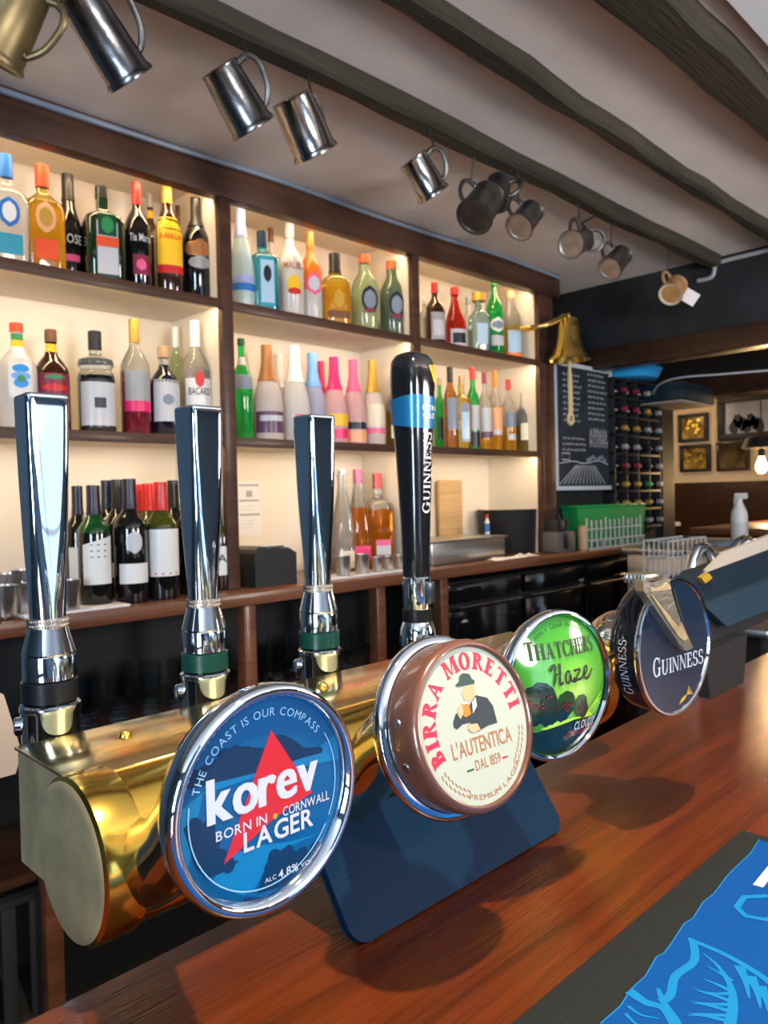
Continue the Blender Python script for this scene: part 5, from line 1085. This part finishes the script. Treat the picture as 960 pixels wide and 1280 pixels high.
obj('body', B().lathe([(0, 0), (.036, 0), (.040, .006), (.040, .12), (.036, .15), (.018, .19), (.015, .205)], 'white_plastic', 28), sp_)
obj('trigger_head', B().box((0, -.01, .228), (.026, .060, .030), 'white_plastic', .006).box((0, .02, .20), (.012, .010, .040), 'white_plastic', .003).lathe([(.016, .198), (.016, .214), (0, .215)], 'white_plastic', 18), sp_); obj('label', B().lathe([(.0405, .03), (.0405, .10)], 'p_lgrey', 28), sp_)
# chrome swan pipes and basket in front of the glasswasher
def arch(px0, px1, pyt, pyb, label, Y):
    a, z = at(px0, pyb, Y=Y), at(px1, pyb, Y=Y); top = at((px0+px1)/2, pyt, Y=Y)[2]; w = z[0]-a[0]
    t = thing('chrome_spout', label, 'spout', (a[0], Y, 1.04), 0, 'chrome arched spouts'); h = top-1.04
    P = [(0, 0, 0), (0, 0, h-w*.5)]+[(w/2-w/2*math.cos(PI*k/10), 0, h-w/2+w/2*math.sin(PI*k/10)) for k in range(1, 10)]+[(w, 0, h-w/2), (w, 0, h*.45)]
    obj('pipe', B().tube(P, .016, 'chrome', 14), t); obj('base_flange', B().lathe([(.035, 0), (.035, .006), (.018, .012)], 'chrome', 20), t); obj('nozzle', B().lathe([(.013, h*.42), (.02, h*.42), (.02, h*.47), (.013, h*.47)], 'chrome_soft', 16, Matrix.Translation((w, 0, 0))), t)
arch(862, 893, 684, 735, 'chrome arched spout on the left, by the tilted till', 1.0); arch(913, 948, 674, 735, 'chrome arched spout in the middle, above the tilted till', 1.0); arch(959, 992, 664, 735, 'chrome arched spout cut off by the right picture edge', 1.0)
dr = thing('sink_unit', 'steel sink top carrying the chrome spouts behind the till', 'sink', (2.05, .70, 0)); obj('sink_top', B().span((0, 0, 1.02), (1.2, .40, 1.04), 'steel', .004), dr); obj('sink_base', B().span((.03, .03, 0), (1.17, .37, 1.019), 'dark'), dr)
A, Z = at(835, 700, Y=1.35), at(882, 700, Y=1.35); w = Z[0]-A[0]
gk = thing('glass_basket', 'pale wire glass basket beyond the stout badge', 'basket', ((A[0]+Z[0])/2, 1.40, 0)); b = B()
zt, zb_ = at(858, 668, Y=1.35)[2], at(858, 722, Y=1.35)[2]
for zz in (zb_, (zb_+zt)/2, zt-.02): b.tube([(-w/2, -.05, zz), (w/2, -.05, zz), (w/2, .05, zz), (-w/2, .05, zz)], .005, 'rack_grey', 6, closed=True)
for i in range(9): x = -w/2+w*i/8; b.tube([(x, -.05, zb_), (x, -.05, zt-.02)], .004, 'rack_grey', 6); b.tube([(x, .05, zb_), (x, .05, zt-.02)], .004, 'rack_grey', 6)
obj('wires', b, gk); obj('stand', B().span((-w*.4, -.045, 0), (w*.4, .045, zb_-.004), 'dark'), gk)
# tilted till terminal at the end of the bar
tY0, tY1 = .50, .86
tr = thing('till_terminal', 'dark tilted till terminal with pale top edge at the far end of the bar', 'till', (1.40, .45, 1.0505))
def tq(px, py, Y): p = at(px, py, Y=Y); return (p[0]-1.40, p[2]-1.0505)
b = B(); b.prism([tq(832, 768, .55), tq(878, 715, .55), tq(1010, 668, .55), tq(1010, 712, .55), tq(884, 754, .55), tq(852, 792, .55)], .10, .135, 'screen_dark'); case = obj('screen_case', b, tr, smooth=False)
b = B(); b.prism([tq(880, 716, .55), tq(906, 690, .55), tq(1010, 650, .55), tq(1010, 668, .55)], .098, .106, 'till_light'); obj('top_edge', b, tr, smooth=False)
b = B(); b.prism([tq(872, 757, .55), tq(1010, 706, .55), tq(1010, 740, .55), tq(900, 782, .55)], .088, .10, 'screen_face'); obj('lower_face', b, tr, smooth=False)
b = B(); b.prism([tq(871, 722, .55), tq(880, 716, .55), tq(885, 722, .55), tq(876, 729, .55)], .092, .10, 'gold_print'); obj('corner_patch', b, tr, smooth=False)  # small gold patch at the case corner
b = B(); b.prism([tq(850, 785, .55), tq(890, 756, .55), tq(1010, 716, .55), tq(1010, 750, .55), tq(930, 790, .55), tq(870, 826, .55)], .103, .16, 'dark'); obj('stand', b, tr, smooth=False)
b = B(); b.prism([tq(866, 815, .55), tq(920, 790, .55), (tq(915, 800, .55)[0], .001), (tq(872, 800, .55)[0], .001)], .08, .10, 'dark'); obj('stand_foot', b, tr, smooth=False)
